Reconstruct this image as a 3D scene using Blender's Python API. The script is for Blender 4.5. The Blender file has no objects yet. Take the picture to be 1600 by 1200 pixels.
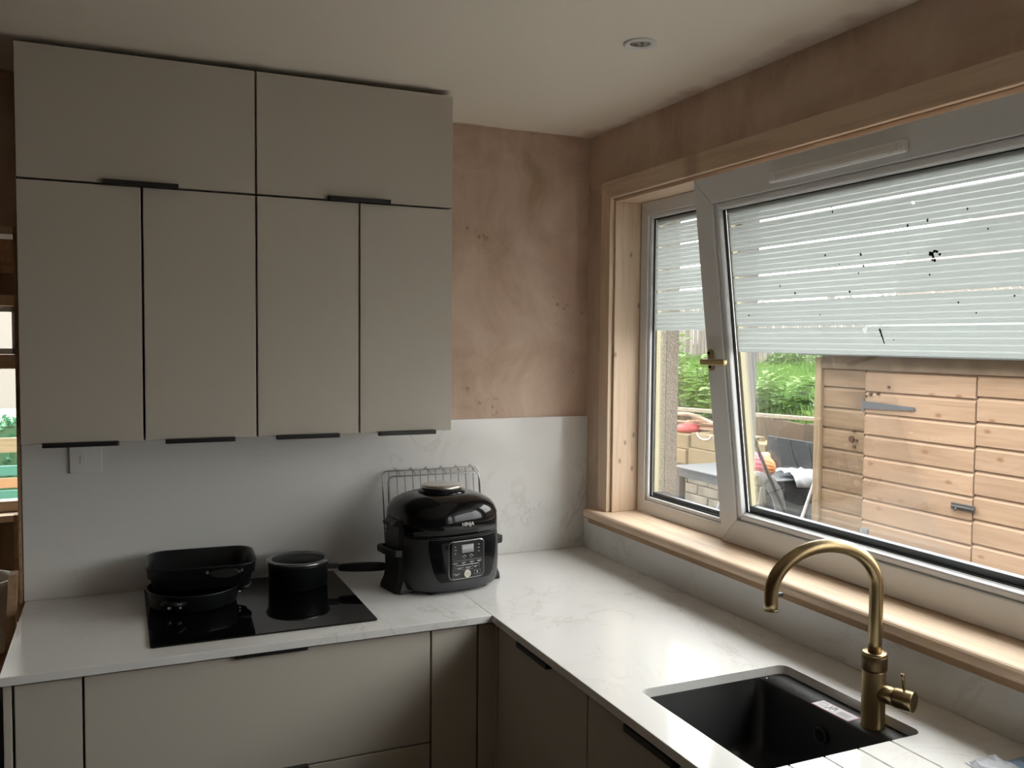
import bpy, bmesh, math, random
from mathutils import Vector, Matrix
random.seed(7)
R = math.radians
S = bpy.context.scene
COL = S.collection

# ------------------------------------------------------------------ camera, sky, exposure
CAM = Vector((-1.5987, -2.9012, 1.6795))
F_PX = 1382.6
fw = Vector((0.40685762, 0.91216318, -0.0492463))
rt = Vector((0.91341111, -0.40694574, 0.0086779))
up = Vector((0.01212491, 0.04851279, 0.99874897))
cd = bpy.data.cameras.new('camera'); cam = bpy.data.objects.new('camera', cd); COL.objects.link(cam)
cd.sensor_fit = 'HORIZONTAL'; cd.sensor_width = 36.0; cd.lens = F_PX / 1600 * 36.0; cd.clip_start = 0.02
m = Matrix((rt, up, -fw)).transposed().to_4x4(); m.translation = CAM
cam.matrix_world = m
S.camera = cam

world = bpy.data.worlds.new('overcast_sky'); S.world = world; world.use_nodes = True
wn = world.node_tree.nodes; wl = world.node_tree.links
bgn = wn['Background']; bgn.inputs['Strength'].default_value = 15.8
# CIE overcast sky: three times as bright overhead as at the horizon
_tc = wn.new('ShaderNodeTexCoord'); _sp = wn.new('ShaderNodeSeparateXYZ'); wl.new(_tc.outputs['Generated'], _sp.inputs[0])
_mr = wn.new('ShaderNodeMapRange'); _mr.inputs['To Min'].default_value = 1/3; _mr.inputs['To Max'].default_value = 1.0; wl.new(_sp.outputs['Z'], _mr.inputs['Value'])
_mc = wn.new('ShaderNodeMix'); _mc.data_type = 'RGBA'; _mc.blend_type = 'MULTIPLY'; _mc.inputs[0].default_value = 1.0; _mc.inputs[6].default_value = (1.0, 0.99, 0.975, 1)
wl.new(_mr.outputs[0], _mc.inputs[7]); wl.new(_mc.outputs[2], bgn.inputs['Color'])

S.view_settings.view_transform = 'Standard'; S.view_settings.look = 'None'
S.view_settings.exposure = 0.0; S.view_settings.gamma = 1.0; S.view_settings.use_curve_mapping = False
S.cycles.use_denoising = True
S.cycles.max_bounces = 14; S.cycles.diffuse_bounces = 8; S.cycles.glossy_bounces = 6
S.cycles.transparent_max_bounces = 24; S.cycles.transmission_bounces = 10
S.cycles.sample_clamp_indirect = 6.0

# ------------------------------------------------------------------ materials
MATS = {}
def newmat(name):
    mt = bpy.data.materials.new(name); mt.use_nodes = True
    nt = mt.node_tree; b = nt.nodes['Principled BSDF']
    return mt, nt, nt.nodes, nt.links, b
def plain(name, col, rough=0.5, metal=0.0, noise=0.0, nscale=30, bump=0.0, coat=0.0, spec=0.5):
    if name in MATS: return MATS[name]
    mt, nt, N, L, b = newmat(name)
    b.inputs['Base Color'].default_value = (*col, 1); b.inputs['Roughness'].default_value = rough
    b.inputs['Metallic'].default_value = metal; b.inputs['Specular IOR Level'].default_value = spec
    b.inputs['Coat Weight'].default_value = coat
    if noise or bump:
        tc = N.new('ShaderNodeTexCoord'); nz = N.new('ShaderNodeTexNoise')
        nz.inputs['Scale'].default_value = nscale; nz.inputs['Detail'].default_value = 5
        L.new(tc.outputs['Object'], nz.inputs['Vector'])
        if noise:
            cr = N.new('ShaderNodeValToRGB')
            cr.color_ramp.elements[0].position = 0.3; cr.color_ramp.elements[1].position = 0.7
            cr.color_ramp.elements[0].color = (*[c * (1 - noise) for c in col], 1)
            cr.color_ramp.elements[1].color = (*[min(1, c * (1 + noise)) for c in col], 1)
            L.new(nz.outputs['Fac'], cr.inputs['Fac']); L.new(cr.outputs['Color'], b.inputs['Base Color'])
        if bump:
            bp = N.new('ShaderNodeBump'); bp.inputs['Strength'].default_value = bump; bp.inputs['Distance'].default_value = 0.01
            L.new(nz.outputs['Fac'], bp.inputs['Height']); L.new(bp.outputs['Normal'], b.inputs['Normal'])
    MATS[name] = mt; return mt

def wood(name, light, dark, axis='y', scale=1.0, knot=0.5, rough=0.6, vary=0.12, stain=0.0, stain_col=(0.12, 0.07, 0.04), knotcol=(0.16, 0.07, 0.03), kscale=6.0, spec=0.3, plane='yz', ksize=1.0):
    if name in MATS: return MATS[name]
    mt, nt, N, L, b = newmat(name)
    tc = N.new('ShaderNodeTexCoord'); oi = N.new('ShaderNodeObjectInfo')
    sh = N.new('ShaderNodeVectorMath'); sh.operation = 'ADD'
    cmb = N.new('ShaderNodeCombineXYZ')
    ml = N.new('ShaderNodeMath'); ml.operation = 'MULTIPLY'; ml.inputs[1].default_value = 37.0
    L.new(oi.outputs['Random'], ml.inputs[0])
    for k in range(3): L.new(ml.outputs[0], cmb.inputs[k])
    L.new(tc.outputs['Object'], sh.inputs[0]); L.new(cmb.outputs[0], sh.inputs[1])
    mp = N.new('ShaderNodeMapping')
    sc = {'x': (1.2, 22, 22), 'y': (22, 1.2, 22), 'z': (22, 22, 1.2)}[axis]
    mp.inputs['Scale'].default_value = [s * scale for s in sc]
    L.new(sh.outputs[0], mp.inputs['Vector'])
    n1 = N.new('ShaderNodeTexNoise'); n1.inputs['Scale'].default_value = 1.6; n1.inputs['Detail'].default_value = 6; n1.inputs['Roughness'].default_value = 0.65; n1.inputs['Distortion'].default_value = 0.6
    L.new(mp.outputs[0], n1.inputs['Vector'])
    wv = N.new('ShaderNodeTexNoise'); wv.inputs['Scale'].default_value = 6.0; wv.inputs['Detail'].default_value = 2
    L.new(mp.outputs[0], wv.inputs['Vector'])
    mx0 = N.new('ShaderNodeMath'); mx0.operation = 'ADD'
    h1 = N.new('ShaderNodeMath'); h1.operation = 'MULTIPLY'; h1.inputs[1].default_value = 0.35
    L.new(wv.outputs['Fac'], h1.inputs[0]); L.new(n1.outputs['Fac'], mx0.inputs[0]); L.new(h1.outputs[0], mx0.inputs[1])
    cr = N.new('ShaderNodeValToRGB'); e = cr.color_ramp.elements
    e[0].position = 0.46; e[0].color = (*dark, 1); e[1].position = 0.78; e[1].color = (*light, 1)
    L.new(mx0.outputs[0], cr.inputs['Fac'])
    col = cr.outputs['Color']
    if knot:
        sx_ = N.new('ShaderNodeSeparateXYZ'); L.new(sh.outputs[0], sx_.inputs[0]); cx_ = N.new('ShaderNodeCombineXYZ')
        st_ = [N.new('ShaderNodeMath'), N.new('ShaderNodeMath')]
        for q_, ch_ in enumerate(plane):
            st_[q_].operation = 'MULTIPLY'; st_[q_].inputs[1].default_value = .55 if ch_ == axis else 1.0
            L.new(sx_.outputs['xyz'.index(ch_)], st_[q_].inputs[0]); L.new(st_[q_].outputs[0], cx_.inputs[q_])
        vo = N.new('ShaderNodeTexVoronoi'); vo.voronoi_dimensions = '2D'; vo.inputs['Scale'].default_value = kscale
        L.new(cx_.outputs[0], vo.inputs['Vector'])
        k1 = N.new('ShaderNodeMapRange'); k1.inputs['From Min'].default_value = 0.03*ksize; k1.inputs['From Max'].default_value = 0.085*ksize
        k1.inputs['To Min'].default_value = knot; k1.inputs['To Max'].default_value = 0
        L.new(vo.outputs['Distance'], k1.inputs['Value'])
        mk2 = N.new('ShaderNodeMix'); mk2.data_type = 'RGBA'
        L.new(k1.outputs[0], mk2.inputs[0]); L.new(col, mk2.inputs[6]); mk2.inputs[7].default_value = (*knotcol, 1)
        col = mk2.outputs[2]
    if stain:
        ns = N.new('ShaderNodeTexNoise'); ns.inputs['Scale'].default_value = 3.0; ns.inputs['Detail'].default_value = 5
        L.new(sh.outputs[0], ns.inputs['Vector'])
        k2 = N.new('ShaderNodeMapRange'); k2.inputs['From Min'].default_value = 0.52; k2.inputs['From Max'].default_value = 0.75
        k2.inputs['To Max'].default_value = stain
        L.new(ns.outputs['Fac'], k2.inputs['Value'])
        mk3 = N.new('ShaderNodeMix'); mk3.data_type = 'RGBA'
        L.new(k2.outputs[0], mk3.inputs[0]); L.new(col, mk3.inputs[6]); mk3.inputs[7].default_value = (*stain_col, 1)
        col = mk3.outputs[2]
    if vary:
        mr = N.new('ShaderNodeMapRange'); mr.inputs['To Min'].default_value = 1 - vary; mr.inputs['To Max'].default_value = 1 + vary
        L.new(oi.outputs['Random'], mr.inputs['Value'])
        hs = N.new('ShaderNodeHueSaturation'); L.new(mr.outputs[0], hs.inputs['Value']); L.new(col, hs.inputs['Color'])
        col = hs.outputs['Color']
    L.new(col, b.inputs['Base Color']); b.inputs['Roughness'].default_value = rough; b.inputs['Specular IOR Level'].default_value = spec
    bp = N.new('ShaderNodeBump'); bp.inputs['Strength'].default_value = 0.12; bp.inputs['Distance'].default_value = 0.004
    L.new(mx0.outputs[0], bp.inputs['Height']); L.new(bp.outputs['Normal'], b.inputs['Normal'])
    MATS[name] = mt; return mt

def plaster(name, a, bcol, c, speck=True):
    if name in MATS: return MATS[name]
    mt, nt, N, L, b = newmat(name)
    tc = N.new('ShaderNodeTexCoord')
    n1 = N.new('ShaderNodeTexNoise'); n1.inputs['Scale'].default_value = 3.2; n1.inputs['Detail'].default_value = 7; n1.inputs['Roughness'].default_value = .62; n1.inputs['Distortion'].default_value = .8
    L.new(tc.outputs['Object'], n1.inputs['Vector'])
    cr = N.new('ShaderNodeValToRGB'); e = cr.color_ramp.elements
    e[0].position = .33; e[0].color = (*a, 1); e[1].position = .7; e[1].color = (*c, 1)
    q = e.new(.5); q.color = (*bcol, 1)
    L.new(n1.outputs['Fac'], cr.inputs['Fac'])
    mp = N.new('ShaderNodeMapping'); mp.inputs['Scale'].default_value = (9, 9, 2.2); mp.inputs['Rotation'].default_value = (0, R(12), 0)
    L.new(tc.outputs['Object'], mp.inputs['Vector'])
    n2 = N.new('ShaderNodeTexNoise'); n2.inputs['Scale'].default_value = 2.0; n2.inputs['Detail'].default_value = 6
    L.new(mp.outputs[0], n2.inputs['Vector'])
    k = N.new('ShaderNodeMapRange'); k.inputs['From Min'].default_value = .5; k.inputs['From Max'].default_value = .72; k.inputs['To Max'].default_value = .45
    L.new(n2.outputs['Fac'], k.inputs['Value'])
    mx = N.new('ShaderNodeMix'); mx.data_type = 'RGBA'; L.new(k.outputs[0], mx.inputs[0]); L.new(cr.outputs['Color'], mx.inputs[6]); mx.inputs[7].default_value = (*c, 1)
    col = mx.outputs[2]
    if speck:
        n3 = N.new('ShaderNodeTexNoise'); n3.inputs['Scale'].default_value = 38; n3.inputs['Detail'].default_value = 3
        L.new(tc.outputs['Object'], n3.inputs['Vector'])
        n4 = N.new('ShaderNodeTexNoise'); n4.inputs['Scale'].default_value = 5; L.new(tc.outputs['Object'], n4.inputs['Vector'])
        mu = N.new('ShaderNodeMath'); mu.operation = 'MULTIPLY'; L.new(n3.outputs['Fac'], mu.inputs[0]); L.new(n4.outputs['Fac'], mu.inputs[1])
        k3 = N.new('ShaderNodeMapRange'); k3.inputs['From Min'].default_value = .42; k3.inputs['From Max'].default_value = .47; k3.inputs['To Max'].default_value = .5
        L.new(mu.outputs[0], k3.inputs['Value'])
        m3 = N.new('ShaderNodeMix'); m3.data_type = 'RGBA'; L.new(k3.outputs[0], m3.inputs[0]); L.new(col, m3.inputs[6]); m3.inputs[7].default_value = (.17, .10, .06, 1)
        col = m3.outputs[2]
    L.new(col, b.inputs['Base Color']); b.inputs['Roughness'].default_value = .75; b.inputs['Specular IOR Level'].default_value = .3
    bp = N.new('ShaderNodeBump'); bp.inputs['Strength'].default_value = .08; bp.inputs['Distance'].default_value = .01
    L.new(n2.outputs['Fac'], bp.inputs['Height']); L.new(bp.outputs['Normal'], b.inputs['Normal'])
    MATS[name] = mt; return mt

def quartz():
    if 'quartz' in MATS: return MATS['quartz']
    mt, nt, N, L, b = newmat('quartz')
    tc = N.new('ShaderNodeTexCoord')
    n1 = N.new('ShaderNodeTexNoise'); n1.inputs['Scale'].default_value = 2.0; n1.inputs['Detail'].default_value = 8; n1.inputs['Roughness'].default_value = .65; n1.inputs['Distortion'].default_value = 1.6
    L.new(tc.outputs['Object'], n1.inputs['Vector'])
    s = N.new('ShaderNodeMath'); s.operation = 'SUBTRACT'; s.inputs[1].default_value = .5; L.new(n1.outputs['Fac'], s.inputs[0])
    a = N.new('ShaderNodeMath'); a.operation = 'ABSOLUTE'; L.new(s.outputs[0], a.inputs[0])
    k = N.new('ShaderNodeMapRange'); k.inputs['From Min'].default_value = 0; k.inputs['From Max'].default_value = .018; k.inputs['To Min'].default_value = 1; k.inputs['To Max'].default_value = 0
    L.new(a.outputs[0], k.inputs['Value'])
    n2 = N.new('ShaderNodeTexNoise'); n2.inputs['Scale'].default_value = 1.6; n2.inputs['Detail'].default_value = 3; L.new(tc.outputs['Object'], n2.inputs['Vector'])
    k2 = N.new('ShaderNodeMapRange'); k2.inputs['From Min'].default_value = .48; k2.inputs['From Max'].default_value = .66; L.new(n2.outputs['Fac'], k2.inputs['Value'])
    mu = N.new('ShaderNodeMath'); mu.operation = 'MULTIPLY'; L.new(k.outputs[0], mu.inputs[0]); L.new(k2.outputs[0], mu.inputs[1])
    m2 = N.new('ShaderNodeMath'); m2.operation = 'MULTIPLY'; m2.inputs[1].default_value = .36; L.new(mu.outputs[0], m2.inputs[0])
    n3 = N.new('ShaderNodeTexNoise'); n3.inputs['Scale'].default_value = 9; n3.inputs['Detail'].default_value = 6; L.new(tc.outputs['Object'], n3.inputs['Vector'])
    k3 = N.new('ShaderNodeMapRange'); k3.inputs['From Min'].default_value = .5; k3.inputs['From Max'].default_value = .8; k3.inputs['To Max'].default_value = .26; L.new(n3.outputs['Fac'], k3.inputs['Value'])
    k4 = N.new('ShaderNodeMath'); k4.operation = 'MULTIPLY'; L.new(k3.outputs[0], k4.inputs[0]); L.new(k2.outputs[0], k4.inputs[1])
    ad = N.new('ShaderNodeMath'); ad.operation = 'ADD'; L.new(m2.outputs[0], ad.inputs[0]); L.new(k4.outputs[0], ad.inputs[1])
    mx = N.new('ShaderNodeMix'); mx.data_type = 'RGBA'; L.new(ad.outputs[0], mx.inputs[0])
    mx.inputs[6].default_value = (.80, .79, .77, 1); mx.inputs[7].default_value = (.33, .28, .22, 1)
    L.new(mx.outputs[2], b.inputs['Base Color']); b.inputs['Roughness'].default_value = .13; b.inputs['IOR'].default_value = 1.5
    MATS['quartz'] = mt; return mt

def ceiling_paint():
    mt, nt, N, L, b = newmat('ceiling_paint')
    tc = N.new('ShaderNodeTexCoord'); sp = N.new('ShaderNodeSeparateXYZ'); L.new(tc.outputs['Object'], sp.inputs[0])
    n1 = N.new('ShaderNodeTexNoise'); n1.inputs['Scale'].default_value = 5; n1.inputs['Detail'].default_value = 6; L.new(tc.outputs['Object'], n1.inputs['Vector'])
    mu = N.new('ShaderNodeMath'); mu.operation = 'MULTIPLY_ADD'; mu.inputs[1].default_value = .22; L.new(n1.outputs['Fac'], mu.inputs[0]); L.new(sp.outputs['X'], mu.inputs[2])
    k = N.new('ShaderNodeMapRange'); k.inputs['From Min'].default_value = .045; k.inputs['From Max'].default_value = .115; k.inputs['To Max'].default_value = .65; L.new(mu.outputs[0], k.inputs['Value'])
    mu2 = N.new('ShaderNodeMath'); mu2.operation = 'MULTIPLY_ADD'; mu2.inputs[1].default_value = .08; L.new(n1.outputs['Fac'], mu2.inputs[0]); L.new(sp.outputs['Y'], mu2.inputs[2])
    k2 = N.new('ShaderNodeMapRange'); k2.inputs['From Min'].default_value = .015; k2.inputs['From Max'].default_value = .035; k2.inputs['To Max'].default_value = .7; L.new(mu2.outputs[0], k2.inputs['Value'])
    mm = N.new('ShaderNodeMath'); mm.operation = 'MAXIMUM'; L.new(k.outputs[0], mm.inputs[0]); L.new(k2.outputs[0], mm.inputs[1])
    mx = N.new('ShaderNodeMix'); mx.data_type = 'RGBA'; L.new(mm.outputs[0], mx.inputs[0])
    mx.inputs[6].default_value = (.88, .82, .73, 1); mx.inputs[7].default_value = (.44, .27, .19, 1)
    L.new(mx.outputs[2], b.inputs['Base Color']); b.inputs['Roughness'].default_value = .8; b.inputs['Specular IOR Level'].default_value = .2
    return mt

def glass_thin(name, tint=(1, 1, 1), refl=1.0):
    if name in MATS: return MATS[name]
    mt, nt, N, L, b = newmat(name); N.remove(b)
    o = N['Material Output']; tr = N.new('ShaderNodeBsdfTransparent'); gl = N.new('ShaderNodeBsdfGlossy'); fr = N.new('ShaderNodeFresnel'); mx = N.new('ShaderNodeMixShader')
    tr.inputs[0].default_value = (*tint, 1); gl.inputs['Roughness'].default_value = .02; fr.inputs['IOR'].default_value = 1.45
    m_ = N.new('ShaderNodeMath'); m_.operation = 'MULTIPLY'; m_.inputs[1].default_value = refl; L.new(fr.outputs[0], m_.inputs[0])
    L.new(m_.outputs[0], mx.inputs[0]); L.new(tr.outputs[0], mx.inputs[1]); L.new(gl.outputs[0], mx.inputs[2]); L.new(mx.outputs[0], o.inputs['Surface'])
    MATS[name] = mt; return mt

def film_mat():
    """frosted adhesive film: translucent, with fine clear lines running along it and small scuffs"""
    mt, nt, N, L, b = newmat('frosted_film'); N.remove(b)
    o = N['Material Output']
    tl = N.new('ShaderNodeBsdfTranslucent'); df = N.new('ShaderNodeBsdfDiffuse'); tr = N.new('ShaderNodeBsdfTransparent'); gl = N.new('ShaderNodeBsdfGlossy')
    tl.inputs[0].default_value = (.485, .512, .505, 1); df.inputs[0].default_value = (.75, .78, .76, 1); gl.inputs['Roughness'].default_value = .12
    m1 = N.new('ShaderNodeMixShader'); m1.inputs[0].default_value = .3; L.new(tl.outputs[0], m1.inputs[1]); L.new(df.outputs[0], m1.inputs[2])
    tc = N.new('ShaderNodeTexCoord'); sp = N.new('ShaderNodeSeparateXYZ'); L.new(tc.outputs['Object'], sp.inputs[0])
    w = N.new('ShaderNodeMath'); w.operation = 'MULTIPLY'; w.inputs[1].default_value = 2 * math.pi / .0143; L.new(sp.outputs['Z'], w.inputs[0])
    sn = N.new('ShaderNodeMath'); sn.operation = 'SINE'; L.new(w.outputs[0], sn.inputs[0])
    k = N.new('ShaderNodeMapRange'); k.inputs['From Min'].default_value = .72; k.inputs['From Max'].default_value = .95; k.inputs['To Min'].default_value = .08; k.inputs['To Max'].default_value = .24
    L.new(sn.outputs[0], k.inputs['Value'])
    nz = N.new('ShaderNodeTexNoise'); nz.inputs['Scale'].default_value = 26; nz.inputs['Detail'].default_value = 2; L.new(tc.outputs['Object'], nz.inputs['Vector'])
    k2 = N.new('ShaderNodeMapRange'); k2.inputs['From Min'].default_value = .76; k2.inputs['From Max'].default_value = .78; L.new(nz.outputs['Fac'], k2.inputs['Value'])
    mxx = N.new('ShaderNodeMath'); mxx.operation = 'MAXIMUM'; L.new(k.outputs[0], mxx.inputs[0]); L.new(k2.outputs[0], mxx.inputs[1])
    m2 = N.new('ShaderNodeMixShader'); L.new(mxx.outputs[0], m2.inputs[0]); L.new(m1.outputs[0], m2.inputs[1]); L.new(tr.outputs[0], m2.inputs[2])
    m3 = N.new('ShaderNodeMixShader'); m3.inputs[0].default_value = .05; L.new(m2.outputs[0], m3.inputs[1]); L.new(gl.outputs[0], m3.inputs[2])
    L.new(m3.outputs[0], o.inputs['Surface'])
    return mt

M_cab = plain('cabinet_paint', (.53, .488, .425), .48, spec=.35)
M_carc = plain('carcass_board', (.30, .285, .25), .6)
M_black = plain('black_metal', (.012, .012, .012), .4)
M_quartz = quartz()
M_pl = plaster('bare_plaster', (.44, .32, .225), (.59, .43, .335), (.72, .565, .455))
M_pl2 = plaster('bare_plaster_dark', (.46, .335, .24), (.58, .44, .335), (.66, .515, .41), False)
M_ceil = ceiling_paint()
M_floor = plain('concrete_floor', (.13, .115, .10), .8, noise=.15, nscale=6)
PL, PD = (.74, .575, .43), (.60, .44, .305)
M_pine_x = wood('pine_x', PL, PD, 'x', 1.0, .55, .5, .04)
M_pine_y = wood('pine_y', PL, PD, 'y', 1.0, .35, .5, .04, kscale=3.0, plane='xy')
M_pine_z = wood('pine_z', PL, PD, 'z', 1.0, .35, .5, .04, kscale=3.0)
M_pine_dk = wood('pine_offcut', (.42, .28, .17), (.29, .18, .10), 'y', 1.0, .5, .6, .05)
M_pvc = plain('white_pvc', (.76, .77, .78), .32)
M_pvc_y = plain('cream_spacer', (.42, .38, .25), .5)
M_pvc_g = plain('grey_outer_frame', (.10, .10, .105), .5)
M_gask = plain('rubber_gasket', (.012, .012, .013), .6)
M_spacer = plain('dark_spacer_bar', (.07, .075, .08), .45, .3)
M_glass = glass_thin('window_glass', (.97, .985, .98), .35)
M_film = film_mat()
M_brass = plain('brushed_brass', (.29, .215, .115), .30, 1.0)
M_brass_d = plain('dark_brass', (.12, .08, .045), .42, 1.0)
M_brass_h = plain('old_brass', (.42, .34, .18), .35, 1.0)
M_white = plain('white_plastic', (.84, .83, .82), .4)
M_chrome = plain('chrome_wire', (.45, .45, .45), .22, 1.0)
M_steel = plain('brushed_steel', (.55, .54, .52), .28, 1.0)
M_sink = plain('black_granite', (.010, .010, .011), .42, noise=.3, nscale=300)
M_hob = plain('hob_glass', (.004, .004, .005), .03, spec=.5)
M_pan = plain('nonstick_black', (.009, .010, .011), .34)
M_pan_in = plain('nonstick_inside', (.014, .016, .017), .3)
M_bak = plain('black_handle', (.006, .006, .006), .5)
M_gbl = plain('gloss_black', (.005, .005, .006), .10, spec=.35)
M_mbl = plain('matt_black_plastic', (.012, .012, .013), .45)
M_gry = plain('dark_grey_metallic', (.050, .054, .058), .33, .35)
M_rough = plain('roughcast', (.155, .135, .115), .95, noise=.28, nscale=130, bump=.9)
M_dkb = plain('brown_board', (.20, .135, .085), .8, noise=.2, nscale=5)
M_lidgl = glass_thin('lid_glass', (.50, .53, .53), .7)

# ------------------------------------------------------------------ mesh helpers
def wloc(o):
    v = Vector((0, 0, 0))
    while o is not None: v += o.location; o = o.parent
    return v
class MB:
    def __init__(s): s.v = []; s.f = []; s.sm = set()
    def add(s, vs, fs, smooth=False):
        n = len(s.v); s.v += [tuple(v) for v in vs]
        for f in fs:
            if smooth: s.sm.add(len(s.f))
            s.f.append([i + n for i in f])
        return s
    def box(s, x0, x1, y0, y1, z0, z1):
        x0, x1 = sorted((x0, x1)); y0, y1 = sorted((y0, y1)); z0, z1 = sorted((z0, z1))
        return s.add([(x0,y0,z0),(x1,y0,z0),(x1,y1,z0),(x0,y1,z0),(x0,y0,z1),(x1,y0,z1),(x1,y1,z1),(x0,y1,z1)],
                     [(0,3,2,1),(4,5,6,7),(0,1,5,4),(1,2,6,5),(2,3,7,6),(3,0,4,7)])
    def prism(s, poly, a, b, axis='z', smooth=False):
        """poly: ccw 2D outline; extruded from a to b along axis (x: poly is (y,z); y: poly is (x,z); z: (x,y))"""
        def P(p, t): return {'x': (t, p[0], p[1]), 'y': (p[0], t, p[1]), 'z': (p[0], p[1], t)}[axis]
        n = len(poly); vs = [P(p, a) for p in poly] + [P(p, b) for p in poly]
        s.add(vs, [list(range(n))[::-1], list(range(n, 2 * n))])
        base = len(s.v) - 2 * n
        for i in range(n):
            if smooth: s.sm.add(len(s.f))
            s.f.append([base + i, base + (i + 1) % n, base + n + (i + 1) % n, base + n + i])
        return s
    def rings(s, rings, cap0=True, cap1=True, closed=True, smooth=True):
        n = len(rings[0]); base = len(s.v)
        for r_ in rings: s.v += [tuple(p) for p in r_]
        for j in range(len(rings) - 1):
            for i in range(n if closed else n - 1):
                if smooth: s.sm.add(len(s.f))
                s.f.append([base + j*n + i, base + j*n + (i+1) % n, base + (j+1)*n + (i+1) % n, base + (j+1)*n + i])
        if cap0: s.f.append([base + i for i in range(n)][::-1])
        if cap1: s.f.append([base + (len(rings)-1)*n + i for i in range(n)])
        return s
    def lathe(s, prof, c=(0,0,0), n=48, cap0=True, cap1=True, smooth=True):
        return s.rings([[(c[0] + r_*math.cos(2*math.pi*i/n), c[1] + r_*math.sin(2*math.pi*i/n), c[2] + z) for i in range(n)] for r_, z in prof], cap0, cap1, True, smooth)
    def tube(s, pts, rad, n=10, closed=False, caps=True):
        pts = [Vector(p) for p in pts]; m_ = len(pts)
        rad = rad if isinstance(rad, (list, tuple)) else [rad] * m_
        rs = []; prev = None
        for i, p in enumerate(pts):
            if closed: t = pts[(i+1) % m_] - pts[i-1]
            else: t = pts[min(i+1, m_-1)] - pts[max(i-1, 0)]
            t.normalize()
            if prev is None:
                a = Vector((0,0,1)) if abs(t.z) < .9 else Vector((1,0,0))
                u_ = t.cross(a).normalized()
            else: u_ = (prev - t * prev.dot(t)).normalized()
            prev = u_; w_ = t.cross(u_)
            rs.append([p + (u_*math.cos(2*math.pi*k/n) + w_*math.sin(2*math.pi*k/n))*rad[i] for k in range(n)])
        if closed:
            base = len(s.v)
            for r_ in rs: s.v += [tuple(q) for q in r_]
            for j in range(m_):
                for i in range(n):
                    s.sm.add(len(s.f)); j2 = (j+1) % m_
                    s.f.append([base+j*n+i, base+j*n+(i+1) % n, base+j2*n+(i+1) % n, base+j2*n+i])
            return s
        return s.rings(rs, caps, caps)
    def mesh(s, name, off=(0,0,0), bevel=0.0, seg=2, fix=True):
        me = bpy.data.meshes.new(name)
        o = Vector(off)
        me.from_pydata([tuple(Vector(v) - o) for v in s.v], [], s.f)
        bm = bmesh.new(); bm.from_mesh(me); bm.faces.ensure_lookup_table()
        for i, f in enumerate(bm.faces): f.smooth = i in s.sm
        if fix: bmesh.ops.recalc_face_normals(bm, faces=bm.faces)
        if bevel:
            es = [e for e in bm.edges if e.is_manifold and e.calc_face_angle(0) > R(35)]
            bmesh.ops.bevel(bm, geom=es, offset=bevel, segments=seg, affect='EDGES', profile=.5, clamp_overlap=True)
            for f in bm.faces: pass
        bm.to_mesh(me); bm.free()
        return me
    def build(s, name, mat, parent=None, bevel=0.0, seg=2, local=False, origin=None, fix=True):
        if parent is not None:
            off = (0,0,0) if local else wloc(parent)
        else:
            if origin is None:
                xs, ys, zs = zip(*s.v); origin = ((min(xs)+max(xs))/2, (min(ys)+max(ys))/2, min(zs))
            off = origin
        me = s.mesh(name, off, bevel, seg, fix); me.materials.append(mat)
        o = bpy.data.objects.new(name, me); COL.objects.link(o)
        if parent is not None: o.parent = parent
        else: o.location = off
        return o
def tag(o, label, cat, group=None, kind=None):
    o['label'] = label; o['category'] = cat
    if group: o['group'] = group
    if kind: o['kind'] = kind
    return o
def thing(name, label, cat, loc=(0,0,0), rot=None, group=None, kind=None):
    o = bpy.data.objects.new(name, None); COL.objects.link(o); o.location = loc; o.empty_display_size = .05
    if rot: o.rotation_euler = rot
    return tag(o, label, cat, group, kind)
def struct(o, label=None, cat=None):
    o['kind'] = 'structure'
    if label: o['label'] = label
    if cat: o['category'] = cat
    return o
def copy_tree(o, parent=None):
    c = o.copy(); COL.objects.link(c); c.parent = parent
    for ch in list(o.children): copy_tree(ch, c)
    return c
def rrect(x0, x1, y0, y1, r, n=6):
    pts = []
    for cx, cy, a0 in ((x1-r, y1-r, 0), (x0+r, y1-r, 90), (x0+r, y0+r, 180), (x1-r, y0+r, 270)):
        for i in range(n + 1):
            a = R(a0 + 90*i/n); pts.append((cx + r*math.cos(a), cy + r*math.sin(a)))
    return pts
def B(*a): return MB().box(*a)
def boolean(obj, cutters):
    """cut holes, keep the result as a plain mesh"""
    for c in cutters:
        md = obj.modifiers.new('cut', 'BOOLEAN'); md.object = c; md.operation = 'DIFFERENCE'; md.solver = 'EXACT'
    bpy.context.view_layer.update()
    dg = bpy.context.evaluated_depsgraph_get()
    me = bpy.data.meshes.new_from_object(obj.evaluated_get(dg))
    obj.modifiers.clear(); old = obj.data; obj.data = me; bpy.data.meshes.remove(old)
    for c in cutters: bpy.data.objects.remove(c, do_unlink=True)

# ------------------------------------------------------------------ the room
H = 2.423
XL, YF = -3.7, -5.2            # left wall, wall behind the camera
WY0, WY1, WZ0, WZ1 = -3.35, -.188, 1.072, 2.178      # window opening in the right wall, lengthened out of view for more daylight
DX0, DX1, DZ = -2.75, -1.866, 1.99                    # doorway in the back wall
YB = 1.55                       # far wall of the room behind

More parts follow.
